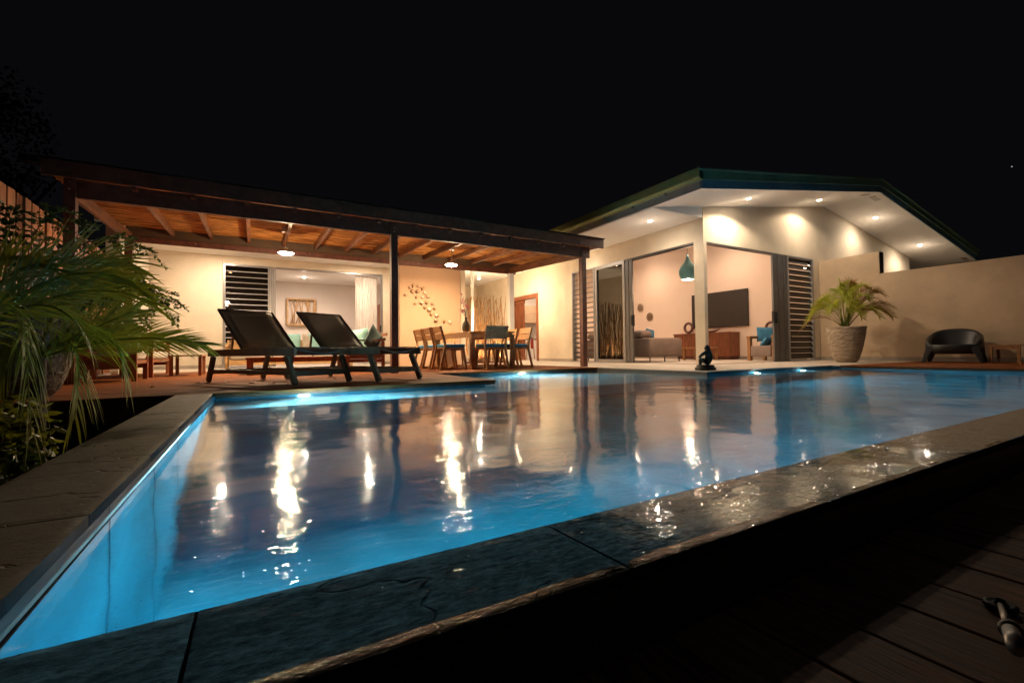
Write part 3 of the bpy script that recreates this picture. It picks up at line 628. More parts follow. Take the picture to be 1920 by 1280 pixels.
# driftwood screen
S = thing('branch_screen', 'tall screen of upright pale branches at the passage entrance, lit from below', 'screen', (6.15, 12.5, 0))
for k in range(46):
    x_ = 5.35+1.52*k/45+rnd(-0.03, 0.03); y_ = 12.5+rnd(-0.08, 0.08); dx = rnd(-0.28, 0.28); h = rnd(1.9, 2.06) if k % 5 else rnd(1.2, 1.9)
    bend = rnd(-0.12, 0.12); pts = []
    for i in range(7):
        t = i/6; pts.append((x_+dx*(t-0.5)+bend*math.sin(PI*t)+rnd(-0.008, 0.008), y_+0.03*math.sin(3*t+k), 0.05+h*t))
    obj('branch', MB().tube(pts, [0.018-0.007*i/6 for i in range(7)], 6), BRANCH, S, smooth=True)
obj('base', MB().box(5.3, 6.92, 12.38, 12.62, 0, 0.055), DARKW, S)
for k in range(4):
    x_ = 5.55+k*0.4
    u = obj('uplight', MB().lathe([(0.03, 0.0), (0.03, 0.05)], 12, (x_, 12.72, 0.0), capt=False), BLACKM, S)
    obj('lens', MB().lathe([(0.001, 0.045), (0.028, 0.045)], 12, (x_, 12.72, 0.0), capb=False), EM_B, u)
    lamp_spot('uplight_lamp', (x_, 12.74, 0.06), WARM, 110, size=2.8, blend=1, rad=0.02, aim=(0, -0.05, 1), parent=S)

# ================================================================== PERGOLA
P = thing('pergola', 'dark red timber pergola roofed with reed matting over the deck', 'pergola', (2.1, 7.75, 0))
for x_ in (-2.02, 2.104, 6.232):
    obj('post', MB().box(x_-0.0575, x_+0.0575, 7.69, 7.81, 0.001, 2.64 if x_ < 0 else 2.55), DARKW, P, bevel=0.004)
obj('post', MB().box(-2.08, -1.96, 10.80, 10.92, 0.001, 2.5), DARKW, P, bevel=0.004)
obj('front_beam', MB().box(-1.955, 6.42, 7.725, 7.785, 2.375, 2.610), DARKW, P, bevel=0.003)
obj('fascia', MB().box(-2.26, 6.70, 7.58, 7.615, 2.585, 2.785), DARKW, P, bevel=0.003)
obj('roof_edge', MB().box(-2.28, 6.72, 7.56, 7.74, 2.787, 2.805), BLACKM, P)
obj('back_beam', MB().box(-2.1, 6.42, 10.95, 11.0, 2.51, 2.62) , DARKW, P, bevel=0.003)
obj('wall_plate', MB().box(-2.1, 6.70, 11.002, 11.014, 2.622, 2.86), mat('brown_board', (0.11, 0.06, 0.03), 0.6), P)
obj('gutter', MB().box(-2.45, -2.285, 7.575, 7.69, 2.72, 2.80), BLACKM, P)
rx = [-1.37, -0.73, -0.08, 0.56, 1.2, 1.84, 2.47, 3.12, 3.75, 4.4, 5.05, 5.68]
def zr(y): return 2.565+(y-7.6)*0.045
for x_ in rx:
    a = Vector((x_, 7.62, zr(7.62)+0.03)); b = Vector((x_, 10.945, zr(10.945)+0.03))
    obj('rafter', MB().beam(a, b, 0.055, 0.115), RAFT, P, bevel=0.003)
for x_ in (-2.02, 6.24):
    obj('side_beam', MB().beam((x_, 7.79, 2.46), (x_, 10.94, 2.60), 0.055, 0.16), RAFT, P, bevel=0.003)
obj('side_beam', MB().beam((6.60, 7.62, 2.68), (6.60, 10.94, 2.83), 0.045, 0.16), DARKW, P, bevel=0.003)
obj('mat_battens', MB().box(-2.2, 6.68, 8.6, 8.63, zr(8.6)+0.118, zr(8.6)+0.127).box(-2.2, 6.68, 9.9, 9.93, zr(9.9)+0.118, zr(9.9)+0.127), REED, P)
# reed mat: hundreds of thin canes
mb = MB(); y_ = 7.63; k = 0
while y_ < 10.96:
    r_ = rnd(0.010, 0.026); x_ = -2.22+rnd(-0.02, 0.02)
    while x_ < 6.66:
        x2 = min(6.68, x_+rnd(0.9, 2.6)); z_ = zr(y_)+0.100
        ya = y_+rnd(-0.004, 0.004); mb.tube([(x_, ya, z_+rnd(-0.005, 0.003)), ((x_+x2)/2, y_+rnd(-0.004, 0.004), z_+rnd(-0.007, 0.003)), (x2, y_+rnd(-0.004, 0.004), z_+rnd(-0.005, 0.003))], r_, 5, cap=False)
        x_ = x2
    y_ += r_*rnd(1.9, 2.7)
stuff(obj('reed_mat', mb, REED, P))
obj('roof_sheet', MB().add([(-2.25, 7.62, zr(7.62)+0.13), (6.69, 7.62, zr(7.62)+0.13), (6.69, 11.0, zr(11)+0.13), (-2.25, 11.0, zr(11)+0.13)], [(0, 1, 2, 3)]), BLACKM, P)
for x_ in (-2.02, 2.104, 6.232):
    for z_ in ((2.56, 2.47) if x_ < 0 else (2.49, 2.43)):
        obj('bolt', MB().lathe([(0.009, 0), (0.009, 0.010), (0.004, 0.014)], 8).xf(Matrix.Translation((x_, 7.69, z_)) @ Matrix.Rotation(PI/2, 4, 'X')), STEEL, P)
for x_ in (-1.0, 0.05, 1.1, 2.9, 3.6, 4.4): obj('bolt', MB().lathe([(0.012, 0), (0.012, 0.008), (0.004, 0.014)], 8).xf(Matrix.Translation((x_, 10.95, 2.575)) @ Matrix.Rotation(PI/2, 4, 'X')), STEEL, P)

# pendants
for i, (x_, lb) in enumerate(((0.53, 'round pendant lamp under the pergola above the sun loungers'), (3.84, 'round pendant lamp under the pergola above the dining table'))):
    z_ = 2.235 if i == 0 else 2.295; zc = zr(9.4)-0.02
    t = thing('pendant_lamp', lb, 'lamp', (x_, 9.4, z_), 0, 'pendant lamps under the pergola')
    obj('ceiling_rose', MB().lathe([(0.075, zc+0.0), (0.075, zc+0.025), (0.05, zc+0.09)], 18, (x_, 9.4, 0)), WHITE, t, smooth=False)
    obj('rod', MB().tube([(x_, 9.4, z_+0.06), (x_, 9.4, zc+0.01)], 0.008, 8).tube([(x_+0.03, 9.4, z_+0.06), (x_+0.03, 9.4, zc+0.01)], 0.005, 6), STEEL, t)
    obj('shade', MB().lathe([(0.135, 0.0), (0.135, 0.012), (0.12, 0.035), (0.04, 0.06), (0.02, 0.09)], 28, (x_, 9.4, z_), capb=False), WHITE, t, smooth=True)
    obj('diffuser', MB().lathe([(0.001, -0.032), (0.06, -0.029), (0.105, -0.018), (0.130, 0.001)], 28, (x_, 9.4, z_), capb=False), EM_P, t, smooth=True)
    l = bpy.data.lights.new('pendant_light', 'AREA'); l.shape = 'DISK'; l.size = 0.24; l.energy = P_PEND; l.color = WARM
    lo = bpy.data.objects.new('pendant_light', l); C.objects.link(lo); lo.parent = t; lo.location = (0, 0, -0.045)
    l = bpy.data.lights.new('pendant_spill', 'POINT'); l.energy = P_PEND*0.5; l.color = WARM; l.shadow_soft_size = 0.05
    lo = bpy.data.objects.new('pendant_spill', l); C.objects.link(lo); lo.parent = t; lo.location = (0, 0, -0.10)

# wall art of folded shell plates on the feature wall
A_ = thing('wall_sculpture', 'swarm of small curled metal plates scattered diagonally over the apricot wall', 'wall art', (3.8, 11.0, 1.5))
plates = [(3.27,1.79),(3.41,1.98),(3.49,2.04),(3.62,2.02),(3.7,1.97),(3.54,1.74),(3.7,1.75),(3.86,1.77),(3.53,1.59),(3.68,1.61),(3.8,1.62),(3.76,1.5),(3.89,1.45),(4.03,1.49),(3.92,1.34),(4.08,1.31),(4.05,1.19),(4.27,1.16),(4.43,1.14),(3.45,1.88),(3.6,1.9),(3.78,1.86),(3.96,1.6)]
for i, (x_, z_) in enumerate(plates):
    s_ = rnd(0.030, 0.050); q = Matrix.Translation((x_, 10.965+rnd(-0.02, 0.01), z_)) @ Euler((rnd(-0.6, -0.1), rnd(-0.7, 0.7), rnd(-0.5, 0.5))).to_matrix().to_4x4()
    mb = MB(); v = []
    for a in range(4):
        for b in range(4): u_ = a/3*2-1; w_ = b/3*2-1; v.append((u_*s_, 0.035*(u_*u_+0.4*u_*w_), w_*s_*0.75))
    mb.add(v, [(a*4+b, a*4+b+1, a*4+b+5, a*4+b+4) for a in range(3) for b in range(3)]); mb.xf(q)
    pl = obj('plate', mb, BROWNLEAFM if i % 3 else SHELL, A_, smooth=True); pl.modifiers.new('s', 'SOLIDIFY').thickness = 0.003
    obj('pin', MB().tube([(x_, 10.97, z_), (x_, 11.018, z_)], 0.003, 5), STEEL, A_)

# ================================================================== FENCE
Fn = thing('slat_fence', 'tall fence of upright red-brown timber slats along the left side of the deck', 'fence', (-2.4, 7, 0))
k = 0; y_ = 3.64
proto = None
while y_ < 12.6:
    if proto is None: proto = obj('slat', MB().box(-0.012, 0.012, 0, 0.168, 0.03, 2.27), FENCE, Fn, world=False); s_ = proto
    else: s_ = proto.copy(); C.objects.link(s_); s_.parent = Fn
    s_.location = (0.0+rnd(-0.004, 0.004), y_-7, rnd(-0.008, 0.008)-0.0); s_.rotation_euler = (0, 0, rnd(-0.05, 0.05)); ORG[s_.name] = Vector((-2.4, 7, 0)); y_ += 0.22
obj('rail', MB().box(-2.46, -2.414, 3.6, 12.6, 1.9, 1.98).box(-2.46, -2.414, 3.6, 12.6, 0.3, 0.38), FENCE, Fn)
obj('kerb', MB().box(-2.45, -2.35, 3.6, 12.6, -0.3, 0.028), TILE, Fn)

# ================================================================== FURNITURE
def lounger():
    t = thing('sun_lounger', 'sun lounger with raised taupe sling back, left one, on the deck by the pool corner', 'sun lounger', (0, 0, 0), 0, 'sun loungers on the pool deck')
    # local frame: y from head (0) to foot (1.82) ; x width 0..0.66
    Wd, Ln, zt = 0.74, 1.80, 0.40
    for x_ in (0.02, Wd-0.02):
        obj('side_rail', MB().beam((x_, -0.02, zt-0.03), (x_, Ln+0.0, zt-0.03), 0.035, 0.085), LOUNGEW, t, False, bevel=0.004)
    for x_ in (0.02, Wd-0.02):
        obj('leg', MB().beam((x_, 0.10, zt-0.07), (x_, -0.03, 0.012), 0.04, 0.07), LOUNGEW, t, False, bevel=0.004)
        obj('leg', MB().beam((x_, Ln-0.16, zt-0.07), (x_, Ln-0.0, 0.012), 0.04, 0.07), LOUNGEW, t, False, bevel=0.004)
    for y_ in (0.03, Ln-0.05):
        obj('stretcher', MB().beam((0.02, y_, 0.13), (Wd-0.02, y_, 0.13), 0.03, 0.055), LOUNGEW, t, False)
    obj('side_stretcher', MB().beam((0.02, 0.04, 0.14), (0.02, Ln-0.1, 0.14), 0.03, 0.045), LOUNGEW, t, False)
    obj('side_stretcher', MB().beam((Wd-0.02, 0.04, 0.14), (Wd-0.02, Ln-0.1, 0.14), 0.03, 0.045), LOUNGEW, t, False)
    for x_ in (0.02, Wd-0.02):
        for y_ in (-0.03, Ln): obj('foot_pad', MB().lathe([(0.02, 0), (0.02, 0.012)], 10, (x_, y_, 0), capt=True), STEEL, t, False)
    # curved end bar
    n = 12
    obj('end_bar', MB().tube([(0.05+(Wd-0.10)*k/n, Ln-0.05, zt+0.005-0.055*math.sin(PI*k/n)) for k in range(n+1)], 0.013, 8), GREYMETAL, t, False, smooth=True)
    # seat sling
    mb = MB(); v = []; ny = 12; nx = 6
    for j in range(ny+1):
        for i in range(nx+1):
            x_ = 0.04+(Wd-0.08)*i/nx; y_ = 0.72+(Ln-0.04-0.72)*j/ny; v.append((x_, y_, zt+0.022-0.035*math.sin(PI*i/nx)*math.sin(PI*(0.15+0.85*j/ny))))
    mb.add(v, [(j*(nx+1)+i, j*(nx+1)+i+1, (j+1)*(nx+1)+i+1, (j+1)*(nx+1)+i) for j in range(ny) for i in range(nx)])
    s_ = obj('seat', mb, SLING, t, False, smooth=True); s_.modifiers.new('s', 'SOLIDIFY').thickness = 0.006
    # backrest
    yb, zb, yt, ztp = 0.74, zt+0.02, 0.20, 0.915
    mb = MB(); v = []
    for j in range(9):
        for i in range(nx+1):
            u_ = i/nx; w_ = j/8
            sag = 0.02*math.sin(PI*u_)*math.sin(PI*w_)
            d = Vector((0, yt-yb, ztp-zb)).normalized(); nrm = Vector((0, -d.z, d.y))
            p_ = Vector((0.03+(Wd-0.06)*u_, yb+(yt-yb)*w_, zb+(ztp-zb)*w_)) + nrm*sag; v.append(p_)
    mb.add(v, [(j*(nx+1)+i, j*(nx+1)+i+1, (j+1)*(nx+1)+i+1, (j+1)*(nx+1)+i) for j in range(8) for i in range(nx)])
    b_ = obj('backrest', mb, SLING, t, False, smooth=True); b_.modifiers.new('s', 'SOLIDIFY').thickness = 0.006
    fr = MB()
    for x_ in (0.025, Wd-0.025): fr.beam((x_, yb+0.01, zb-0.01), (x_, yt, ztp), 0.026, 0.022)
    fr.beam((0.025, yt, ztp), (Wd-0.025, yt, ztp), 0.02, 0.024)
    obj('back_frame', fr, BLACKM, b_, False, bevel=0.005)
    for x_ in (0.08, Wd-0.08): obj('prop', MB().beam((x_, 0.40, zt-0.05), (x_, 0.44, 0.60), 0.02, 0.02), TEAK, b_, False)
    return t
lg = lounger()
ang = math.radians(29)
# local y (head->foot) must map to (sin25,-cos25); local x to (cos25, sin25)... mirrored frame -> rotate by pi+ang and shift
def place_lounger(t, headA):
    # local +x = width direction, local +y = length. Want length dir = (0.423,-0.906) -> rotation about z by -(180-25) ; width then = (-0.906,-0.423)
    t.rotation_euler = (0, 0, -(PI-ang)); wv = Vector((-math.cos(ang), -math.sin(ang), 0))
    t.location = Vector(headA) - wv*0.74
place_lounger(lg, (-0.50, 6.90, 0.002))
l2 = dup(lg, (0, 0, 0), 0, 'sun lounger with raised taupe sling back, right one, nearer the middle pergola post')
place_lounger(l2, (0.40, 6.99, 0.002))

def dining_chair():
    t = thing('dining_chair', '', 'chair', (0, 0, 0), 0, 'teak chairs round the dining table')
    # faces +y, rear at y=0, centred on x
    w_ = 0.25
    for s_ in (-1, 1):
        x_ = s_*(w_-0.02)
        obj('rear_leg', MB().bent([(x_, -0.05, 0.0), (x_, 0.055, 0.45), (x_, 0.04, 0.55), (x_, -0.045, 0.86)], 0.032, 0.045), TEAK, t, False, bevel=0.003)
        obj('front_leg', MB().beam((x_, 0.50, 0.0), (x_, 0.44, 0.43), 0.032, 0.042), TEAK, t, False, bevel=0.003)
        obj('runner', MB().beam((x_, -0.05, 0.02), (x_, 0.50, 0.02), 0.03, 0.028), TEAK, t, False)
        obj('side_rail', MB().beam((x_, 0.05, 0.415), (x_, 0.46, 0.415), 0.026, 0.05), TEAK, t, False)
    obj('seat', MB().box(-w_+0.02, w_-0.02, 0.05, 0.47, 0.42, 0.44), TEAK, t, False)
    mb = MB(); obj('backrest_slat', MB().beam((-w_+0.0, 0.035-0.015, 0.585), (w_-0.0, 0.035-0.015, 0.585), 0.02, 0.03) if False else
                   MB().add([(-w_, 0.045, 0.60), (w_, 0.045, 0.60), (w_, 0.014, 0.715), (-w_, 0.014, 0.715), (-w_, 0.022, 0.60), (w_, 0.022, 0.60), (w_, -0.009, 0.715), (-w_, -0.009, 0.715)],
                            [(0,3,2,1),(4,5,6,7),(0,1,5,4),(1,2,6,5),(2,3,7,6),(3,0,4,7)]), TEAK, t, False, bevel=0.003)
    obj('backrest_slat', MB().add([(-w_, 0.010, 0.728), (w_, 0.010, 0.728), (w_, -0.024, 0.855), (-w_, -0.024, 0.855), (-w_, -0.013, 0.728), (w_, -0.013, 0.728), (w_, -0.047, 0.855), (-w_, -0.047, 0.855)],
                            [(0,3,2,1),(4,5,6,7),(0,1,5,4),(1,2,6,5),(2,3,7,6),(3,0,4,7)]), TEAK, t, False, bevel=0.003)
    obj('cushion', MB().box(-w_+0.012, w_-0.012, 0.055, 0.485, 0.442, 0.505), BLUECUSH, t, False, bevel=0.022, smooth=True)
    return t
ch = dining_chair(); ch.location = (4.18, 7.92, 0.001)
ch['label'] = 'teak dining chair at the pool end of the table, seen from behind'
spots = [((3.20, 8.55), -PI/2, 'teak dining chair on the left side of the table, nearest the pool'),
         ((3.20, 9.15), -PI/2, 'teak dining chair on the left side of the table, middle of three'),
         ((3.20, 9.75), -PI/2, 'teak dining chair on the left side of the table, farthest from the pool'),
         ((5.16, 8.45), PI/2, 'teak dining chair on the right side of the table, nearest the pool'),
         ((5.16, 9.05), PI/2, 'teak dining chair on the right side of the table, middle of three'),
         ((5.16, 9.65), PI/2, 'teak dining chair on the right side of the table, farthest from the pool'),
         ((4.18, 10.62), PI, 'teak dining chair at the far end of the table, under the wall sculpture')]
for (a, b), r_, lb in spots: dup(ch, (a, b, 0.001), r_+rnd(-0.03, 0.03), lb)
T = thing('dining_table', 'long teak dining table with slatted top under the right pendant lamp', 'table', (4.25, 9.2, 0.001))
x0, x1, y0, y1 = 3.755, 4.75, 8.18, 10.2
for a in (x0+0.04, x1-0.04):
    for b in (y0+0.04, y1-0.04): obj('leg', MB().box(a-0.04, a+0.04, b-0.04, b+0.04, 0.001, 0.70), TEAK, T, bevel=0.004)
obj('apron', MB().box(x0+0.01, x0+0.035, y0+0.081, y1-0.081, 0.64, 0.725).box(x1-0.035, x1-0.01, y0+0.081, y1-0.081, 0.64, 0.725).box(x0+0.081, x1-0.081, y0+0.01, y0+0.035, 0.64, 0.725), TEAK, T)
k = x0
for i in range(9): obj('tabletop_slat', MB().box(x0+i*0.111, x0+i*0.111+0.104, y0-0.01, y1+0.01, 0.728, 0.762), TEAK, T, bevel=0.003)
# vase with orchid
Vz = tag(obj('vase', MB().lathe([(0.06, 0), (0.085, 0.05), (0.085, 0.17), (0.06, 0.23), (0.028, 0.27), (0.026, 0.32), (0.036, 0.335)], 24, (4.03, 9.05, 0.764)), CERAM, smooth=True), 'dark bottle-shaped vase holding the orchid on the dining table', 'vase')
O = thing('orchid', 'pink orchid sprays rising from the dark vase', 'flower', (4.03, 9.05, 1.08))
for k, (dx, dz) in enumerate(((-0.10, 0.42), (-0.16, 0.22), (0.03, 0.30), (-0.03, 0.50))):
    pts = [(4.03+dx*t**1.5, 9.05+0.02*k*t, 1.06+dz*t) for t in (0, .25, .5, .75, 1)]
    obj('stem', MB().tube(pts, 0.004, 5), LEAFC, O)
    for j in range(5):
        c = Vector(pts[2+j % 3])+Vector((rnd(-.05, .05), rnd(-.04, .04), rnd(-.02, .06))); mb = MB()
        for a in range(5):
            an = a*2*PI/5; p_ = c+Vector((math.cos(an)*0.013, -0.005, math.sin(an)*0.013)); q_ = c+Vector((math.cos(an+.5)*0.022, 0.0, math.sin(an+.5)*0.022)); r_ = c+Vector((math.cos(an-.5)*0.022, 0.0, math.sin(an-.5)*0.022))
            mb.add([c, r_, c+(p_-c)*2.2, q_], [(0, 1, 2, 3)])
        obj('blossom', mb, ORCHID, O)

def cushion(name, c, s, rot, m, label, cat='cushion', group=None):
    mb = MB(); n = 8; v = []
    for side in (1, -1):
        for j in range(n+1):
            for i in range(n+1):
                u = i/n*2-1; w_ = j/n*2-1; t = max(0, (1-u**4)*(1-w_**4))**0.45
                pin = 1-0.07*(1-abs(u))*0-0.06*(abs(w_)**2)*(1-u*u)*0
                v.append((u*s[0]/2*(1-0.05*(1-w_*w_)), side*s[1]/2*t, w_*s[2]/2*(1-0.05*(1-u*u))))
    N = (n+1)**2; f = []
    for side in (0, 1):
        for j in range(n):
            for i in range(n):
                a = side*N+j*(n+1)+i; q = (a, a+1, a+n+2, a+n+1); f.append(q if side else q[::-1])
    mb.add(v, f); ob = obj(name, mb, m, smooth=True); ob.location = c; ob.rotation_euler = rot
    return tag(ob, label, cat, group)

# wooden armchairs / sofa on the deck (left, behind the palm)
def wood_armchair(loc, rot, label, wd=0.75, mseat=PALEF, mw=REDWOOD, name='wooden_armchair', cat='armchair'):
    t = thing(name, label, cat, loc, rot); h = wd/2   # faces +y
    for s_ in (-1, 1):
        x_ = s_*(h-0.03)
        obj('leg', MB().beam((x_, 0.0, 0.0), (x_, 0.0, 0.58), 0.05, 0.06), mw, t, False, bevel=0.004); obj('leg', MB().beam((x_, 0.68, 0), (x_, 0.68, 0.58), 0.05, 0.06), mw, t, False, bevel=0.004)
        obj('arm', MB().beam((x_, -0.02, 0.60), (x_, 0.74, 0.60), 0.08, 0.03), mw, t, False, bevel=0.004)
        for z_ in (0.44, 0.32, 0.2): obj('side_slat', MB().beam((x_, 0.03, z_), (x_, 0.65, z_), 0.02, 0.06), mw, t, False)
    obj('seat_frame', MB().box(-h+0.06, h-0.06, 0.03, 0.70, 0.24, 0.29), mw, t, False)
    obj('seat_cushion', MB().box(-h+0.065, h-0.065, 0.06, 0.70, 0.292, 0.42), mseat, t, False, bevel=0.035, smooth=True)
    n = 4 if wd < 1 else 7
    for k in range(4): obj('back_slat', MB().beam((-h+0.05, 0.02-0.035*k, 0.42+0.10*k), (h-0.05, 0.02-0.035*k, 0.42+0.10*k), 0.02, 0.06), mw, t, False)
    return t
wood_armchair((-2.10, 8.35, 0.001), -PI/2, 'red-brown slatted wooden armchair behind the foreground palm, nearest the pool', 0.8)
wood_armchair((-2.10, 9.95, 0.001), -PI/2, 'long red-brown slatted wooden sofa by the fence beyond the armchair', 1.7, name='wooden_sofa', cat='sofa')
cushion('cushion', (-1.93, 9.4, 0.62), (0.5, 0.18, 0.45), (0.2, 0, -PI/2+0.2), DARKCUSH, 'dark cushion on the wooden sofa by the fence, nearer the pool')
cushion('cushion', (-1.90, 10.3, 0.62), (0.5, 0.18, 0.45), (0.2, 0, -PI/2), AQUA, 'aqua cushion on the wooden sofa by the fence')
box_t = thing('side_table', 'small red-brown slatted wooden table between the fence seats and the loungers', 'table', (-1.0, 9.7, 0.001))
for a in (-1.22, -0.82):
    for b in (9.4, 10.1): obj('leg', MB().box(a, a+0.05, b, b+0.05, 0.001, 0.33), REDWOOD, box_t)
for k in range(5): obj('slat', MB().box(-1.24+k*0.098, -1.24+k*0.098+0.088, 9.38, 10.17, 0.331, 0.355), REDWOOD, box_t)
# coffee table
ct = thing('coffee_table', 'low dark red wooden coffee table behind the two loungers', 'table', (0.75, 9.25, 0.001))
for a in (-0.10, 1.46):
    for b in (8.86, 9.54): obj('leg', MB().box(a, a+0.10, b, b+0.10, 0.001, 0.27), REDWOOD, ct, bevel=0.004)
obj('apron', MB().box(-0.06, 1.52, 8.88, 8.91, 0.21, 0.269).box(-0.06, 1.52, 9.59, 9.62, 0.21, 0.269), REDWOOD, ct)
for k in range(7): obj('slat', MB().box(-0.12, 1.58, 8.84+k*0.116, 8.84+k*0.116+0.106, 0.27, 0.30), REDWOOD, ct, bevel=0.003)
# sofa under the wing's soffit: light wood sled frame
SF = thing('porch_sofa', 'light wooden sofa with rounded side frames and aqua cushions in front of the guest room', 'sofa', (0.9, 12.9, 0.001))
for x_ in (-0.55, 2.25):
    pts = [(x_, 12.5, 0.58), (x_, 12.43, 0.50), (x_, 12.43, 0.12), (x_, 12.50, 0.03), (x_, 13.3, 0.03), (x_, 13.42, 0.12), (x_, 13.5, 0.72)]
    mb = MB()
    for a, b in zip(pts[:-1], pts[1:]): mb.beam(a, b, 0.07, 0.05, upv=(1, 0, 0))
    mb.beam((x_, 12.5, 0.58), (x_, 13.45, 0.58), 0.07, 0.035)
    obj('side_frame', mb, OAK, SF, bevel=0.006)
obj('seat_rail', MB().box(-0.5, 2.2, 12.45, 12.50, 0.10, 0.22).box(-0.5, 2.2, 13.4, 13.45, 0.10, 0.3), OAK, SF, bevel=0.01)
for k in range(3): obj('seat_cushion', MB().box(-0.5+k*0.9+0.01, -0.5+(k+1)*0.9-0.01, 12.46, 13.35, 0.23, 0.42), PALEF, SF, bevel=0.045, smooth=True)
obj('backrest', MB().box(-0.5, 2.2, 13.36, 13.44, 0.42, 0.72), OAK, SF, bevel=0.01)
for k, (x_, m_, lb) in enumerate(((0.72, AQUA, 'aqua cushion on the porch sofa seen past the left lounger back'), (1.36, PALEF, 'pale patterned cushion on the porch sofa between the lounger backs'), (1.62, AQUA, 'aqua cushion on the porch sofa half hidden by the right lounger back'))):
    cushion('cushion', (x_, 13.12-0.08*k, 0.66), (0.75 if k != 1 else 0.5, 0.2, 0.46), (-0.25, 0, 0), m_, lb)
wood_armchair((2.25, 9.45, 0.001), PI/2, 'red-brown wooden armchair with aqua cushion left of the middle pergola post', 0.72)
cushion('cushion', (1.92, 9.52, 0.62), (0.5, 0.17, 0.46), (-0.25, 0.1, PI/2+0.5), AQUA, 'aqua cushion on the armchair by the middle pergola post')
cushion('cushion', (2.08, 9.22, 0.62), (0.46, 0.15, 0.46), (0.2, 0.5, 0.9), TEALD, 'dark teal cushion standing on its corner in the armchair by the middle post')
# branch picture in the guest room
BP = thing('branch_picture', 'square wooden frame of gilded twigs hanging on the guest room wall', 'wall art', (1.4, 17.15, 1.8))
fx0, fx1, fz0, fz1 = 0.98, 1.90, 1.33, 2.26
mb = MB().box(fx0, fx1, 17.08, 17.19, fz1-0.05, fz1).box(fx0, fx1, 17.08, 17.19, fz0, fz0+0.05).box(fx0, fx0+0.05, 17.08, 17.19, fz0+0.05, fz1-0.05).box(fx1-0.05, fx1, 17.08, 17.19, fz0+0.05, fz1-0.05)
obj('frame', mb, OAK, BP)
for k in range(22):
    a = rnd(fx0+0.06, fx1-0.06); b = min(fx1-0.06, max(fx0+0.06, a+rnd(-0.32, 0.32))); m_ = rnd(-0.06, 0.06); y_ = rnd(17.09, 17.15)
    obj('twig', MB().tube([(a, y_, fz0+0.04), ((a+b)/2+m_, y_, (fz0+fz1)/2), (b, y_, fz1-0.04)], rnd(0.008, 0.014), 6), OAK, BP, smooth=True)

# ---- living room
SO = thing('sofa', 'large grey-brown upholstered sofa on thin metal legs in the open living room', 'sofa', (10.1, 10, 0))
obj('seat_base', MB().box(9.46, 10.75, 9.72, 11.7, 0.15, 0.48), GREYF, SO, bevel=0.05)
obj('arm', MB().box(9.455, 10.78, 8.90, 9.70, 0.14, 0.68), GREYF, SO, bevel=0.06, smooth=True)
obj('back', MB().box(9.44, 9.72, 9.71, 11.7, 0.14, 0.68), GREYF, SO, bevel=0.06, smooth=True)
obj('back_cushion', MB().box(9.46, 9.9, 9.2, 11.6, 0.68, 0.90), GREYF, SO, bevel=0.08, smooth=True)
for a, b in ((9.52, 8.96), (10.70, 8.96), (10.1, 8.96), (9.52, 11.6), (10.7, 11.6), (9.52, 10.2)): obj('leg', MB().box(a-0.012, a+0.012, b-0.012, b+0.012, 0.001, 0.15), BLACKM, SO)
cushion('cushion', (10.05, 9.45, 0.80), (0.42, 0.16, 0.30), (0, 0.1, 0.3), BLUECUSH, 'blue cushion standing on the grey-brown sofa')
tag(obj('sofa_ornament', MB().lathe([(0.05, 0), (0.09, 0.03), (0.07, 0.07), (0.02, 0.09)], 14, (9.75, 10.15, 0.90)), STRAW, smooth=True), 'small straw basket bowl on top of the sofa back', 'bowl')
tv = thing('television', 'large flat black television on the pink living room wall', 'television', (13.62, 9.73, 1.67))
obj('screen', MB().box(13.575, 13.58, 8.70, 10.76, 1.10, 2.24), TVM, tv); obj('casing', MB().box(13.581, 13.64, 8.68, 10.78, 1.08, 2.26), BLACKP, tv, bevel=0.004)
sb = thing('sideboard', 'ribbed red-brown sideboard below the television', 'sideboard', (13.35, 10, 0))
obj('carcass', MB().box(13.12, 13.63, 9.02, 11.2, 0.10, 0.86), REDWOOD, sb); obj('top', MB().box(13.09, 13.635, 9.0, 11.22, 0.862, 0.89), REDWOOD, sb); obj('plinth', MB().box(13.18, 13.6, 9.08, 11.1, 0.002, 0.099), DARKW, sb)
for k in range(30): obj('rib', MB().box(13.105, 13.119, 9.03+k*0.0725, 9.03+k*0.0725+0.05, 0.11, 0.85), REDWOOD, sb)
mb = MB(); n = 12; v = []
for i in range(n+1):
    t = i/n*2-1
    for j in range(7): s_ = j/6*2-1; v.append((13.35+0.09*s_*(1-t*t), 9.85+0.36*t, 0.90+0.10*t*t+0.05*s_*s_*(1-t*t)+0.02*abs(t)))
mb.add(v, [(i*7+j, i*7+j+1, (i+1)*7+j+1, (i+1)*7+j) for i in range(n) for j in range(6)])
bo = tag(obj('bowl', mb, DARKW, smooth=True), 'boat-shaped dark wooden bowl on the sideboard', 'bowl'); bo.modifiers.new('s', 'SOLIDIFY').thickness = 0.015
def ring(name, c, r, rr, m, label):
    mb = MB(); v = []; N, M_ = 24, 8
    for a in range(N):
        for b in range(M_):
            an = a*2*PI/N; bn = b*2*PI/M_; R_ = r+rr*math.cos(bn); v.append((c[0]+rr*math.sin(bn), c[1]+R_*math.cos(an), c[2]+R_*math.sin(an)))
    mb.add(v, [(a*M_+b, ((a+1) % N)*M_+b, ((a+1) % N)*M_+(b+1) % M_, a*M_+(b+1) % M_) for a in range(N) for b in range(M_)])
    return tag(obj(name, mb, m, smooth=True), label, 'ornament')
ring('ring_ornament', (13.35, 10.75, 1.10), 0.16, 0.045, DARKW, 'dark wooden ring standing on the sideboard left of the corner pillar')
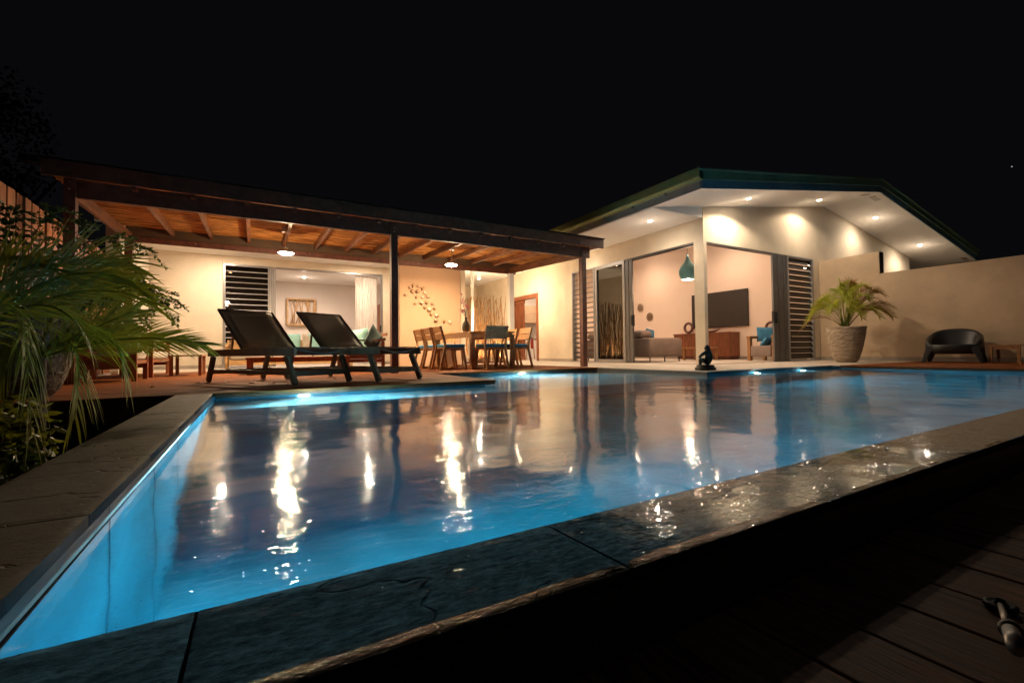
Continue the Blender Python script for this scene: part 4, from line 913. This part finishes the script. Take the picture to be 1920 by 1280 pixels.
for nm, yy, zz, r_, m_, lb in (('wall_basket', 13.29, 2.05, 0.165, PALEST, 'pale openwork round basket on the living room wall, the upper of two'), ('wall_basket', 12.8, 1.65, 0.165, STRAW, 'golden woven round basket on the living room wall, the lower of two')):
    t = thing(nm, lb, 'wall basket', (13.64, yy, zz), 0, 'round baskets on the living room wall')
    for k in range(5):
        r1 = r_*(k+1)/5; mb = MB(); v = []
        for a in range(28):
            an = a*2*PI/28
            for q in (r1-0.010-(0.008 if m_ is STRAW else 0), r1): v.append((13.63-0.012*(k % 2), yy+q*math.cos(an), zz+q*math.sin(an)))
        mb.add(v, [(2*a, 2*a+1, (2*a+3) % 56, (2*a+2) % 56) for a in range(28)]); rg = obj('coil', mb, m_ if k % 2 == 0 or m_ is PALEST else PALEST, t); rg.modifiers.new('s', 'SOLIDIFY').thickness = 0.008
    mb = MB()
    for a in range(12): an = a*PI/6; mb.tube([(13.628, yy+0.03*math.cos(an), zz+0.03*math.sin(an)), (13.628, yy+(r_-0.01)*math.cos(an+0.3), zz+(r_-0.01)*math.sin(an+0.3))], 0.006, 4)
    obj('spokes', mb, STRAW, t)
# pendant in living room
pt = thing('living_room_pendant', 'turquoise bell-shaped pendant lamp glowing beside the corner pillar', 'lamp', (9.95, 8.0, 2.2))
obj('shade', MB().lathe([(0.155, 0.0), (0.215, 0.13), (0.225, 0.24), (0.18, 0.34), (0.09, 0.45), (0.045, 0.56), (0.018, 0.68)], 32, (9.95, 8.0, 2.18), capb=False), TURQ, pt, smooth=True).modifiers.new('s', 'SOLIDIFY').thickness = 0.006
obj('cord', MB().tube([(9.95, 8.0, 2.86), (9.95, 8.0, 3.66)], 0.004, 6), BLACKM, pt)
obj('bulb', MB().lathe([(0.001, 0), (0.04, 0.015), (0.055, 0.05), (0.03, 0.10), (0.02, 0.14)], 16, (9.95, 8.0, 2.19), capb=False), EM_B, pt, smooth=True)
l = bpy.data.lights.new('living_pendant_light', 'POINT'); l.energy = 22; l.color = (1, 0.62, 0.38); l.shadow_soft_size = 0.05
lo = bpy.data.objects.new('living_pendant_light', l); C.objects.link(lo); lo.parent = pt; lo.location = (0, 0, -0.08)
# low table and armchair inside
lt_ = thing('low_table', 'low orange-brown wooden table between the sofa and the sideboard', 'table', (12.2, 9.4, 0))
obj('top', MB().box(11.88, 12.52, 8.98, 9.85, 0.36, 0.41), TEAK, lt_, bevel=0.004)
for a in (11.90, 12.44):
    for b in (9.0, 9.77): obj('leg', MB().box(a, a+0.06, b, b+0.06, 0.002, 0.359), TEAK, lt_)
t = thing('living_room_armchair', 'orange-brown wooden armchair with grey seat and blue cushions beside the folded doors', 'armchair', (12.5, 7.5, 0.0))
obj('arm', MB().box(12.2, 13.05, 7.76, 7.86, 0.63, 0.70), TEAK, t, bevel=0.005); obj('arm', MB().box(12.2, 13.05, 7.06, 7.16, 0.63, 0.70), TEAK, t, bevel=0.005)
for a_, b_, c_, d_ in ((12.22, 12.34, 7.77, 7.85), (12.95, 13.03, 7.77, 7.85), (12.22, 12.34, 7.07, 7.15)): obj('leg', MB().box(a_, b_, c_, d_, 0.002, 0.629), TEAK, t, bevel=0.005)
obj('seat', MB().box(12.2, 13.1, 7.17, 7.75, 0.12, 0.42), GREYF, t, bevel=0.03, smooth=True); obj('backrest', MB().box(13.1, 13.2, 7.17, 7.75, 0.2, 0.9), GREYF, t, bevel=0.03, smooth=True)
cushion('cushion', (12.75, 7.6, 0.75), (0.5, 0.16, 0.42), (0.1, 0, PI/2+0.6), BLUECUSH, 'upper blue cushion on the living room armchair')
cushion('cushion', (12.55, 7.5, 0.50), (0.5, 0.16, 0.30), (0.6, 0.1, 0.3), BLUECUSH, 'lower blue cushion lying on the living room armchair seat')
ring('ring_ornament', (13.5, 7.9, 0.98), 0.15, 0.04, DARKW, 'dark wooden ring hanging above the living room armchair')
# kitchen seen through the door
kc = thing('kitchen_unit', 'kitchen wall cupboards of pale wood above a white counter, seen through the side door', 'kitchen unit', (12, 18.8, 0))
for k in range(4):
    for z_ in (1.75, 2.17): obj('cupboard_door', MB().box(10.4+k*0.6, 10.4+k*0.6+0.59, 18.83, 18.85, z_, z_+0.41), mat('pale_ash', (0.62, 0.46, 0.31), 0.5, var=0.1, nscale=4, stretch=(1, 1, 5)), kc)
obj('cupboard', MB().box(10.4, 12.8, 18.852, 19.19, 1.75, 2.58), OAK, kc); obj('counter', MB().box(10.4, 13.4, 18.5, 19.19, 0.0, 0.90), WHITE, kc); obj('worktop', MB().box(10.4, 13.4, 18.48, 19.19, 0.901, 0.94), DARKW, kc)
tag(obj('coffee_machine', MB().box(11.25, 11.5, 18.65, 18.95, 0.942, 1.22).box(11.28, 11.47, 18.55, 18.649, 1.12, 1.22), BLACKP, bevel=0.01), 'black coffee machine on the kitchen counter', 'coffee machine')
tag(obj('toaster', MB().box(11.62, 11.92, 18.62, 18.82, 0.942, 1.16), STEEL, bevel=0.03), 'steel toaster on the kitchen counter beside the coffee machine', 'toaster')
st = thing('bar_stool', 'pale wooden bar stool in the kitchen doorway', 'stool', (10.2, 16.5, 0)); obj('seat', MB().box(10.05, 10.4, 16.3, 16.65, 0.70, 0.74), OAK, st)
for a, b in ((10.07, 16.32), (10.38, 16.32), (10.07, 16.63), (10.38, 16.63)): obj('leg', MB().beam((a+(a-10.22)*0.3, b+(b-16.47)*0.3, 0.002), (a, b, 0.70), 0.03, 0.03), OAK, st)
fe = thing('fire_extinguisher', 'red fire extinguisher hanging inside the kitchen doorway', 'fire extinguisher', (9.3, 15.0, 0.6))
obj('body', MB().lathe([(0.05, 0), (0.055, 0.02), (0.055, 0.33), (0.02, 0.38)], 16, (9.25, 14.62, 0.45)), REDPAINT, fe, smooth=True); obj('valve', MB().box(9.23, 9.27, 14.60, 14.64, 0.83, 0.89), BLACKM, fe)
obj('hose', MB().tube([(9.25, 14.6, 0.88), (9.2, 14.52, 0.86), (9.2, 14.5, 0.7), (9.22, 14.54, 0.5)], 0.010, 6), BLACKM, fe, smooth=True)

# ---- outdoor plastic lounge chair and low wooden tables on the right deck
LC = thing('plastic_armchair', 'dark moulded plastic lounge chair against the garden wall', 'armchair', (12.85, 3.65, 0.001), math.radians(-80))
mb = MB(); N = 40
def shell_pt(a, lvl):
    # a: angle around seat, front at -pi/2 ; lvl 0..1 from seat rim outward/up
    c, s_ = math.cos(a), math.sin(a)
    top = 0.36+0.34*max(0, (s_+0.55)/1.55)**0.8
    if s_ < -0.55: top = 0.36
    rx_, ry_ = 0.42, 0.36
    return c, s_, rx_, ry_, top
sup = lambda c: math.copysign(abs(c)**0.75, c)
v = []; rows = []
prof = [(0.0, 0.26, 0), (0.62, 0.27, 0), (0.78, 0.30, 0.05), (0.86, None, 0.9), (0.93, None, 1.0), (1.0, None, 0.93), (1.02, 0.33, 0), (1.05, 0.20, 0), (0.90, 0.20, 0)]
for fr_, z_, k in prof:
    row = []
    for i in range(N):
        a = i*2*PI/N; c, s_, rx_, ry_, top = shell_pt(a, 0); zz = z_ if z_ is not None else 0.28+(top-0.28)*k
        row.append(len(v)); v.append((sup(c)*rx_*fr_, sup(s_)*ry_*fr_+0.03*(zz-0.3)*(1 if s_ > 0 else 0)*2, zz))
    rows.append(row)
f = []
for a, b in zip(rows[:-1], rows[1:]):
    for i in range(N): f.append((a[i], a[(i+1) % N], b[(i+1) % N], b[i]))
mb.add(v, f); sh_ = obj('shell', mb, BLACKP, LC, False, smooth=True); sh_.modifiers.new('s', 'SOLIDIFY').thickness = 0.02
for sx in (-1, 1):
    for sy in (-1, 1):
        q = MB(); cc = []
        for z_, k_, wd_ in ((0.34, 0.0, 0.16), (0.20, 0.035, 0.11), (0.0, 0.075, 0.065)):
            X1 = sx*(0.395+k_); Y1 = sy*(0.325+k_*0.7); cc += [(X1, Y1, z_), (X1-sx*wd_, Y1+sy*0.004, z_), (X1-sx*wd_*0.8, Y1-sy*wd_*0.8, z_), (X1+sx*0.004, Y1-sy*wd_, z_)]
        q.add(cc, [(0,1,5,4),(1,2,6,5),(2,3,7,6),(3,0,4,7),(4,5,9,8),(5,6,10,9),(6,7,11,10),(7,4,8,11),(3,2,1,0),(8,9,10,11)])
        obj('leg', q, BLACKP, LC, False, bevel=0.015)
for i, (y_, lb) in enumerate(((2.88, 'low teak side table beside the plastic lounge chair'), (2.30, 'low teak side table at the right edge beyond the first'))):
    if i == 0:
        lt0 = thing('low_side_table', lb, 'table', (12.95, y_, 0.001), 0, 'low teak tables by the garden wall')
        for k in range(5): obj('slat', MB().box(-0.26+k*0.105, -0.26+k*0.105+0.095, -0.22, 0.22, 0.33, 0.355), TEAK, lt0, False)
        for a in (-0.25, 0.21):
            for b in (-0.21, 0.17): obj('leg', MB().box(a, a+0.045, b, b+0.045, 0.0, 0.329), TEAK, lt0, False)
        obj('apron', MB().box(-0.24, -0.22, -0.17, 0.17, 0.27, 0.329), TEAK, lt0, False)
    else: dup(lt0, (12.95, y_, 0.001), 0, lb)

for k, (x_, y_) in enumerate(((-0.62, 6.55), (-0.30, 6.62), (0.02, 6.05), (0.95, 6.3), (-0.95, 6.1))):
    q = Matrix.Translation((x_, y_, 0.012)) @ Matrix.Rotation(k*1.3, 4, 'Z')
    fl = obj('fallen_leaf', MB().add([(0, 0, 0), (0.025, 0.016, 0.012), (0.055, 0.012, 0.016), (0.085, 0, 0.004), (0.055, -0.014, 0.014), (0.025, -0.016, 0.008), (0.04, 0, 0.002)], [(0, 1, 6), (1, 2, 3, 6), (3, 4, 5, 6), (5, 0, 6)]).xf(q), DARKW)
    tag(fl, ('small dry leaf on the deck beside the head leg of the left lounger', 'small dry leaf on the deck just inside the head leg of the left lounger', 'small dry leaf on the deck under the middle of the left lounger',
             'small dry leaf on the deck between the two loungers', 'small dry leaf on the open deck left of the left lounger')[k], 'leaf', 'fallen leaves on the lounger deck')

# ---- statue: squatting figure with head bowed on its knees
SU = thing('statue', 'dark stone statue of a squatting figure with bowed head on a round base', 'statue', (6.48, 4.90, 0.001), math.radians(-53))
obj('base', MB().lathe([(0.155, 0), (0.165, 0.015), (0.16, 0.04), (0.135, 0.055), (0.14, 0.07), (0.13, 0.085)], 28, capt=True), STONE, SU, False, smooth=True)
def skin(name, verts, edges, radii, root, m, parent, sub=2):
    me = bpy.data.meshes.new(name); me.from_pydata(verts, edges, []); ob = bpy.data.objects.new(name, me); C.objects.link(ob); ob.parent = parent; me.materials.append(m)
    s_ = ob.modifiers.new('skin', 'SKIN'); s_.use_smooth_shade = True
    for i, q in enumerate(me.skin_vertices[0].data): q.radius = (radii[i], radii[i]); q.use_root = (i == root)
    b = ob.modifiers.new('sub', 'SUBSURF'); b.levels = b.render_levels = sub
    return ob
# x: left(-) = front (knees), +x = back
V_ = [(0.055, 0, 0.135), (0.065, 0, 0.21), (0.055, 0, 0.285), (0.045, 0, 0.335), (0.03, 0, 0.375), (-0.005, 0, 0.390),      # 0 pelvis..5 head
      (0.02, 0.075, 0.30), (-0.06, 0.085, 0.245), (-0.095, 0.06, 0.20),                                            # arm L
      (0.02, -0.075, 0.30), (-0.06, -0.085, 0.245), (-0.095, -0.06, 0.20),
      (0.04, 0.07, 0.125), (-0.085, 0.075, 0.185), (-0.07, 0.065, 0.10), (-0.11, 0.065, 0.095),
      (0.04, -0.07, 0.125), (-0.085, -0.075, 0.185), (-0.07, -0.065, 0.10), (-0.11, -0.065, 0.095)]
E_ = [(0,1),(1,2),(2,3),(3,4),(4,5),(2,6),(6,7),(7,8),(2,9),(9,10),(10,11),(0,12),(12,13),(13,14),(14,15),(0,16),(16,17),(17,18),(18,19)]
R_ = [0.080, 0.074, 0.072, 0.042, 0.056, 0.050, 0.036, 0.026, 0.022, 0.036, 0.026, 0.022, 0.052, 0.036, 0.030, 0.024, 0.052, 0.036, 0.030, 0.024]
skin('figure', V_, E_, R_, 0, STONE, SU)

# ================================================================== PLANTS
def frond(par, p0, pm, p2, n, ll, m, wid=0.02, droop=0.25, name='frond', start=0.12, lift=0.2, fold=0.0, taper=0.45, fwd_a=0.85, roll=0.0):
    p0 = Vector(p0); pm = Vector(pm); p2 = Vector(p2); c = pm*2-(p0+p2)/2
    pt = lambda t: p0*(1-t)**2+c*2*t*(1-t)+p2*t*t
    mb = MB(); K = 14
    mb.tube([pt(i/K) for i in range(K+1)], [0.007*(1-0.75*i/K)+0.0015 for i in range(K+1)], 5)
    for i in range(n):
        t = start+(1-start)*(i+0.5)/n; a = pt(t); tg = (pt(min(1, t+0.02))-pt(t-0.02)).normalized()
        sd = tg.cross(Vector((0, 0, 1)));
        if sd.length < 0.15: sd = Vector((1, 0, 0))
        sd.normalize(); upn = sd.cross(tg)
        if roll: sd, upn = sd*math.cos(roll)+upn*math.sin(roll), upn*math.cos(roll)-sd*math.sin(roll)
        env = math.sin(PI*min(1, 0.18+0.82*(t-start)/(1-start)))**0.6 if t < 0.9 else 0.55
        L_ = ll*max(0.35, env)*rnd(0.85, 1.1); fa = fwd_a+0.45*(t-start)
        for s_ in (-1, 1):
            d = (sd*s_*math.cos(fa)+tg*math.sin(fa)+upn*(lift+rnd(-0.1, 0.1))).normalized(); d = (d+Vector((rnd(-.06, .06), rnd(-.06, .06), rnd(-.08, .05)))).normalized()
            wv = d.cross(upn).normalized(); dr = droop*rnd(0.6, 1.5)
            v = []; S = 4
            for k in range(S+1):
                q = k/S; w_ = wid*(0.35+0.65*math.sin(PI*min(1, 0.15+q*0.55)))*(1-q**2.2) if k < S else 0.0005
                cpt = a+d*L_*q+Vector((0, 0, -dr*L_*q*q*1.3)); v += [cpt-wv*w_/2+upn*fold*w_, cpt+wv*w_/2+upn*fold*w_]
            mb.add(v, [(2*k, 2*k+1, 2*k+3, 2*k+2) for k in range(S)])
    return obj(name, mb, m, par)
# potted palm by the garden wall
def stone_pot(name, loc, R, Hh, label, m, seed):
    t = thing(name, label, 'plant pot', loc)
    mb = MB(); N = 64; Mz = 40; v = []
    prof = lambda u: (R*0.50+(R-R*0.50)*(u**0.62))*(1-0.03*max(0, u-0.9)*10)
    for j in range(Mz+1):
        u = j/Mz; z_ = 0.02+(Hh-0.05)*u
        for i in range(N):
            a = i*2*PI/N; r_ = prof(u); ly = math.floor(u*30+noise.noise(Vector((math.cos(a)*3, math.sin(a)*3, u*2+seed)))*2.0)
            bmp = noise.noise(Vector((math.cos(a)*8, math.sin(a)*8, ly*1.37+seed)))*0.014 + noise.noise(Vector((math.cos(a)*20, math.sin(a)*20, u*40)))*0.005
            if u < 0.05 or u > 0.96: bmp = 0
            v.append((r_*math.cos(a)+bmp*math.cos(a), r_*math.sin(a)+bmp*math.sin(a), z_))
    mb.add(v, [(j*N+i, j*N+(i+1) % N, (j+1)*N+(i+1) % N, (j+1)*N+i) for j in range(Mz) for i in range(N)])
    obj('body', mb, m, t, False)
    obj('rim', MB().lathe([(R*0.97, Hh-0.045), (R*1.0, Hh-0.03), (R*1.0, Hh), (R*0.93, Hh), (R*0.90, Hh-0.06)], 48, capb=False), m, t, False, smooth=True)
    obj('foot', MB().lathe([(R*0.47, 0), (R*0.50, 0.03)], 32), m, t, False); obj('compost', MB().lathe([(0.001, Hh-0.07), (R*0.92, Hh-0.07)], 24, capb=False), SOIL, t, False)
    return t
POTM = mat('layered_stone', (0.47, 0.38, 0.28), 0.85, var=0.2, nscale=6, stretch=(1, 1, 5), bump=0.6, bscale=25, bdist=0.01)
POTM2 = mat('grey_layered_stone', (0.24, 0.19, 0.14), 0.85, var=0.35, nscale=22, stretch=(1, 1, 2), bump=0.9, bscale=45, bdist=0.02)
stone_pot('stone_pot', (12.0, 5.28, 0.001), 0.40, 0.82, 'pale layered stone pot by the garden wall holding the yellow-green palm', POTM, 1)
stone_pot('stone_pot', (-1.75, 5.52, 0.001), 0.42, 0.85, 'large rough stone pot on the left deck behind the foreground palm', POTM2, 9)
PR = thing('potted_palm', 'yellow-green palm with bronze leaf tips in the pale stone pot', 'palm', (12.0, 5.28, 0.75))
lw = Vector((-0.4, 0.916, 0)); fwv = Vector((0.916, 0.4, 0))
random.seed(21)
specs = [(-0.80, 0.30, 1.12, 0), (-0.62, -0.25, 1.42, 0), (-0.35, 0.1, 1.72, 0), (-0.05, -0.3, 1.98, 0), (0.25, 0.15, 1.95, 0), (0.55, -0.15, 1.78, 1), (0.72, 0.2, 1.52, 1), (0.62, -0.4, 1.22, 0), (0.2, -0.65, 1.45, 0), (-0.3, -0.6, 1.35, 0), (0.35, 0.55, 1.35, 0), (0.85, -0.05, 1.22, 1), (-0.88, 0.0, 0.98, 1), (0.05, -0.5, 1.75, 0), (0.45, -0.4, 1.6, 0), (-0.15, 0.3, 1.85, 0), (0.42, 0.1, 1.9, 0), (0.7, -0.2, 1.7, 1), (-0.5, -0.1, 1.55, 0), (0.15, 0.0, 2.05, 1), (0.9, 0.1, 1.4, 1), (-0.7, -0.3, 1.2, 0), (0.3, -0.6, 1.2, 0)]
for a, b, z_, kk in specs:
    tip = Vector((12.0, 5.28, 0))-lw*a*1.0+fwv*b*0.8+Vector((0, 0, z_-0.22)); base = Vector((12.0+rnd(-.05, .05), 5.28+rnd(-.05, .05), 0.74))
    mid = base.lerp(tip, 0.55)+Vector((0, 0, 0.30+0.1*rnd(0, 1)))
    frond(PR, base, mid, tip, 30, 0.25, LEAFR if kk else LEAFB, 0.019, 0.12, start=0.30, lift=0.35, fwd_a=0.6, roll=rnd(-0.9, 0.9))
for k in range(7): obj('stem', MB().tube([(12.0+rnd(-.06, .06), 5.28+rnd(-.06, .06), 0.74), (12.0+rnd(-.1, .1), 5.28+rnd(-.1, .1), 1.25)], 0.012, 6), LEAFB, PR)
# foreground palm
random.seed(5)
F1 = thing('foreground_palm', 'green palm in the dark planting bed, its long fronds arching over the pool edge', 'palm', (-1.18, 4.0, GRD))
obj('trunk', MB().tube([(-1.22, 4.02, GRD), (-1.2, 4.0, -0.2), (-1.18, 4.0, 0.36)], [0.07, 0.05, 0.03], 10), BARK, F1, smooth=True)
B1 = (-1.18, 4.0, 0.34)
for m_, tip, m2, n, ll, dr in (((-0.72, 3.87, 0.46), (-0.30, 3.92, 0.42), LEAFA, 46, 0.30, 0.18), ((-0.98, 4.03, 0.50), (-0.72, 4.04, 0.66), LEAFA, 36, 0.44, 0.12), ((-1.09, 4.07, 0.72), (-0.80, 3.99, 0.92), LEAFA, 30, 0.40, 0.2),
        ((-0.92, 3.60, 0.40), (-0.86, 3.38, -0.0), LEAFB, 20, 0.30, 0.9), ((-0.85, 3.82, 0.50), (-0.69, 3.63, 0.22), LEAFB, 22, 0.30, 1.0), ((-1.24, 3.7, 0.44), (-1.37, 3.5, 0.0), LEAFA, 24, 0.32, 0.7),
        ((-1.29, 3.84, 0.70), (-1.55, 3.83, 0.75), LEAFA, 26, 0.36, 0.3), ((-1.1, 3.55, 0.5), (-0.98, 3.22, -0.05), LEAFB, 18, 0.30, 0.9), ((-1.0, 4.1, 0.55), (-0.72, 4.3, 0.5), LEAFA, 26, 0.36, 0.4)):
    frond(F1, B1, m_, tip, int(n*0.8), ll*0.92, m2, 0.016, dr*0.7, lift=0.10, roll=0.95)
F2 = thing('second_foreground_palm', 'palm at the left picture edge with long dark green fronds rising to the pergola post', 'palm', (-1.40, 3.3, GRD))
obj('trunk', MB().tube([(-1.42, 3.32, GRD), (-1.40, 3.32, 0.3)], [0.08, 0.04], 10), BARK, F2, smooth=True)
for m_, tip, m2, n, ll, dr in (((-1.03, 3.57, 0.84), (-0.68, 3.69, 0.94), LEAFA, 34, 0.46, 0.25), ((-0.99, 3.43, 0.76), (-0.62, 3.46, 0.78), LEAFA, 34, 0.44, 0.25), ((-1.17, 3.42, 0.74), (-0.98, 3.4, 0.84), LEAFA, 28, 0.42, 0.3),
        ((-0.95, 3.53, 0.70), (-0.52, 3.51, 0.66), LEAFA, 34, 0.42, 0.3), ((-1.02, 3.34, 0.62), (-0.75, 3.19, 0.40), LEAFA, 26, 0.36, 0.5), ((-1.07, 3.14, 0.60), (-0.94, 3.0, 0.38), LEAFB, 20, 0.32, 0.7), ((-1.30, 3.51, 0.72), (-1.17, 3.53, 0.90), LEAFA, 26, 0.40, 0.3)):
    frond(F2, (-1.38, 3.32, 0.28), m_, tip, int(n*0.72), ll*0.92, m2, 0.017, dr*0.5, lift=0.10, roll=0.8)
# fern-like shrub in the left pot
F3 = thing('potted_fern', 'dark fine-leaved shrub spilling from the rough stone pot', 'shrub', (-1.75, 5.52, 0.8))
def fern(par, p0, pm, p2, n, sub_l, m):
    p0 = Vector(p0); pm = Vector(pm); p2 = Vector(p2); c = pm*2-(p0+p2)/2
    pt = lambda t: p0*(1-t)**2+c*2*t*(1-t)+p2*t*t
    mb = MB(); mb.tube([pt(i/10) for i in range(11)], [0.006*(1-0.07*i) for i in range(11)], 5)
    for i in range(n):
        t = 0.15+0.85*(i+.5)/n; a = pt(t); d = Vector((rnd(-1, 1), rnd(-1, 1), rnd(-0.9, 0.6))).normalized(); d = (d+(pt(min(1, t+.03))-pt(t-.03)).normalized()*0.9).normalized(); L_ = sub_l*rnd(0.5, 1.1)
        e = a+d*L_+Vector((0, 0, -0.25*L_)); mb.tube([a, e], 0.0022, 3, cap=False)
        for k in range(9):
            q = a.lerp(e, 0.15+0.85*k/8); 
            for s_ in (-1, 1):
                ld_ = (d.cross(Vector((rnd(-.3, .3), rnd(-.3, .3), 1))).normalized()*s_+d*0.5+Vector((0, 0, rnd(-.4, .3)))).normalized(); wv = ld_.cross(Vector((rnd(-1, 1), rnd(-1, 1), rnd(0.2, 1)))).normalized()*0.012; ll_ = rnd(0.03, 0.055)
                mb.add([q, q+ld_*ll_*0.5+wv, q+ld_*ll_, q+ld_*ll_*0.5-wv], [(0, 1, 2, 3)])
    return obj('frond', mb, m, par)
B3 = (-1.74, 5.54, 0.8)
random.seed(11)
for tip, m_ in (((-0.83, 5.52, 1.33), (-1.31, 5.56, 1.42)), ((-0.65, 5.55, 0.76), (-1.21, 5.63, 1.05)), ((-0.9, 5.47, 0.48), (-1.24, 5.42, 0.87)), ((-1.46, 5.3, 1.61), (-1.66, 5.42, 1.35)), ((-1.72, 5.22, 1.57), (-1.77, 5.37, 1.3)), ((-0.8, 5.28, 0.97), (-1.24, 5.41, 1.1)),
        ((-1.39, 5.72, 1.61), (-1.57, 5.71, 1.3)), ((-1.02, 5.07, 0.61), (-1.3, 5.22, 0.95)), ((-0.71, 5.69, 0.92), (-1.1, 5.68, 1.05)), ((-1.0, 5.9, 1.2), (-1.35, 5.8, 1.2)), ((-1.05, 5.3, 1.1), (-1.4, 5.4, 1.1)), ((-1.2, 5.7, 0.9), (-1.5, 5.6, 1.0)), ((-0.95, 5.8, 0.75), (-1.35, 5.7, 1.0)), ((-2.1, 5.2, 1.5), (-1.9, 5.4, 1.3))):
    fern(F3, B3, m_, tip, 26, 0.17, LEAFC)
# leafy bush in the planting bed
BU = thing('leafy_bush', 'broad-leaved yellow-green bush low in the dark planting bed at the left edge', 'bush', (-1.2, 3.55, GRD))
def leafcloud(par, c, r, n, size, m, name='foliage'):
    mb = MB(); c = Vector(c)
    for i in range(n):
        d = Vector((rnd(-1, 1), rnd(-1, 1), rnd(-1, 1)))
        if d.length > 1: d.normalize()
        p = c+Vector((d.x*r[0], d.y*r[1], d.z*r[2])); a = Vector((rnd(-1, 1), rnd(-1, 1), rnd(-0.8, 0.3))).normalized(); b = a.cross(Vector((rnd(-1, 1), rnd(-1, 1), 1))).normalized(); s_ = size*rnd(0.6, 1.3)
        nn = a.cross(b)*0.12*s_
        mb.add([p, p+a*s_*0.35+b*s_*0.30+nn, p+a*s_*0.75+b*s_*0.22+nn, p+a*s_*1.05, p+a*s_*0.75-b*s_*0.22+nn, p+a*s_*0.35-b*s_*0.30+nn, p+a*s_*0.5], [(0, 1, 6), (1, 2, 3, 6), (3, 4, 5, 6), (5, 0, 6)])
    return obj(name, mb, m, par)
leafcloud(BU, (-1.20, 3.62, -0.12), (0.20, 0.20, 0.25), 380, 0.075, LEAFA); leafcloud(BU, (-1.25, 3.35, -0.32), (0.3, 0.25, 0.25), 360, 0.06, LEAFC)
for k in range(6): obj('stem', MB().tube([(-1.2+rnd(-.1, .1), 3.5+rnd(-.1, .1), GRD), (-1.2+rnd(-.2, .2), 3.6+rnd(-.2, .2), -0.1)], 0.006, 5), BARK, BU)
# dark trees beyond the fence
def tree(loc, h, r, label, seed):
    random.seed(seed); t = thing('tree', label, 'tree', loc); x_, y_, z_ = loc
    obj('trunk', MB().tube([(x_, y_, z_), (x_+0.2, y_, z_+h*0.4), (x_+0.1, y_+0.2, z_+h*0.75)], [0.28, 0.2, 0.08], 10), BARK, t, smooth=True)
    mbb = MB()
    for k in range(7):
        a = rnd(0, 2*PI); mbb.tube([(x_+0.15, y_, z_+h*0.4+k*0.2), (x_+math.cos(a)*r*0.5, y_+math.sin(a)*r*0.5, z_+h*0.65), (x_+math.cos(a)*r*0.85, y_+math.sin(a)*r*0.85, z_+h*0.8)], [0.09, 0.05, 0.02], 6)
    obj('limbs', mbb, BARK, t, smooth=True)
    mb = MB()
    for k in range(26):
        a = rnd(0, 2*PI); q = rnd(0.1, 1)*r; c = (x_+math.cos(a)*q, y_+math.sin(a)*q, z_+h*rnd(0.55, 1.0)); c = Vector(c)
        for i in range(170):
            d = Vector((rnd(-1, 1), rnd(-1, 1), rnd(-0.7, 0.7)))*0.75; p = c+d; u_ = Vector((rnd(-1, 1), rnd(-1, 1), rnd(-1, 1))).normalized()*0.10; w2 = u_.cross(Vector((rnd(-1, 1), rnd(-1, 1), 1))).normalized()*0.045
            mb.add([p-u_, p+w2, p+u_, p-w2], [(0, 1, 2, 3)])
    obj('crown', mb, LEAFD, t)

tree((-7.6, 20.5, -1.0), 9.5, 2.3, 'dark tree farther back beyond the fence, left of the pergola roof', 4)

# ================================================================== NEAR DECK: tripod leg
TP = thing('tripod', 'grey metal tripod leg with knurled collar and round black foot on the lower deck', 'tripod', (1.357, 0.327, LZ))
a = Vector((1.357, 0.327, LZ+0.008)); b = Vector((0.7995, 0.185, 0.0)); d = (b-a).normalized(); Lc = (b-a).length
def along(t): return a+d*t
obj('foot', MB().lathe([(0.008, 0), (0.022, 0.0), (0.027, 0.004), (0.027, 0.009), (0.020, 0.012), (0.016, 0.009), (0.010, 0.011), (0.007, 0.018)], 32, (1.357, 0.327, LZ+0.001)), RUBBER, TP, smooth=True)
obj('lower_tube', MB().tube([along(0.006), along(Lc-0.012)], 0.0052, 18), LIGHTMETAL, TP, smooth=True)
mb = MB(); mb.tube([along(Lc-0.02), along(Lc-0.017), along(Lc+0.010), along(Lc+0.014)], [0.0065, 0.0100, 0.0105, 0.0095], 24)
for k in range(24):
    an = k*2*PI/24; u_ = d.cross(Vector((0, 0, 1))).normalized(); w_ = u_.cross(d); o_ = (u_*math.cos(an)+w_*math.sin(an))*0.0104; mb.beam(along(Lc-0.015)+o_, along(Lc+0.008)+o_, 0.0011, 0.0011)
obj('collar', mb, GREYMETAL, TP); obj('ring', MB().tube([along(Lc+0.0145), along(Lc+0.017), along(Lc+0.026)], [0.0112, 0.0112, 0.0100], 28), BLACKM, TP, smooth=True)
obj('upper_tube', MB().tube([along(Lc+0.027), along(Lc+0.20)], 0.0078, 20), LIGHTMETAL, TP, smooth=True)
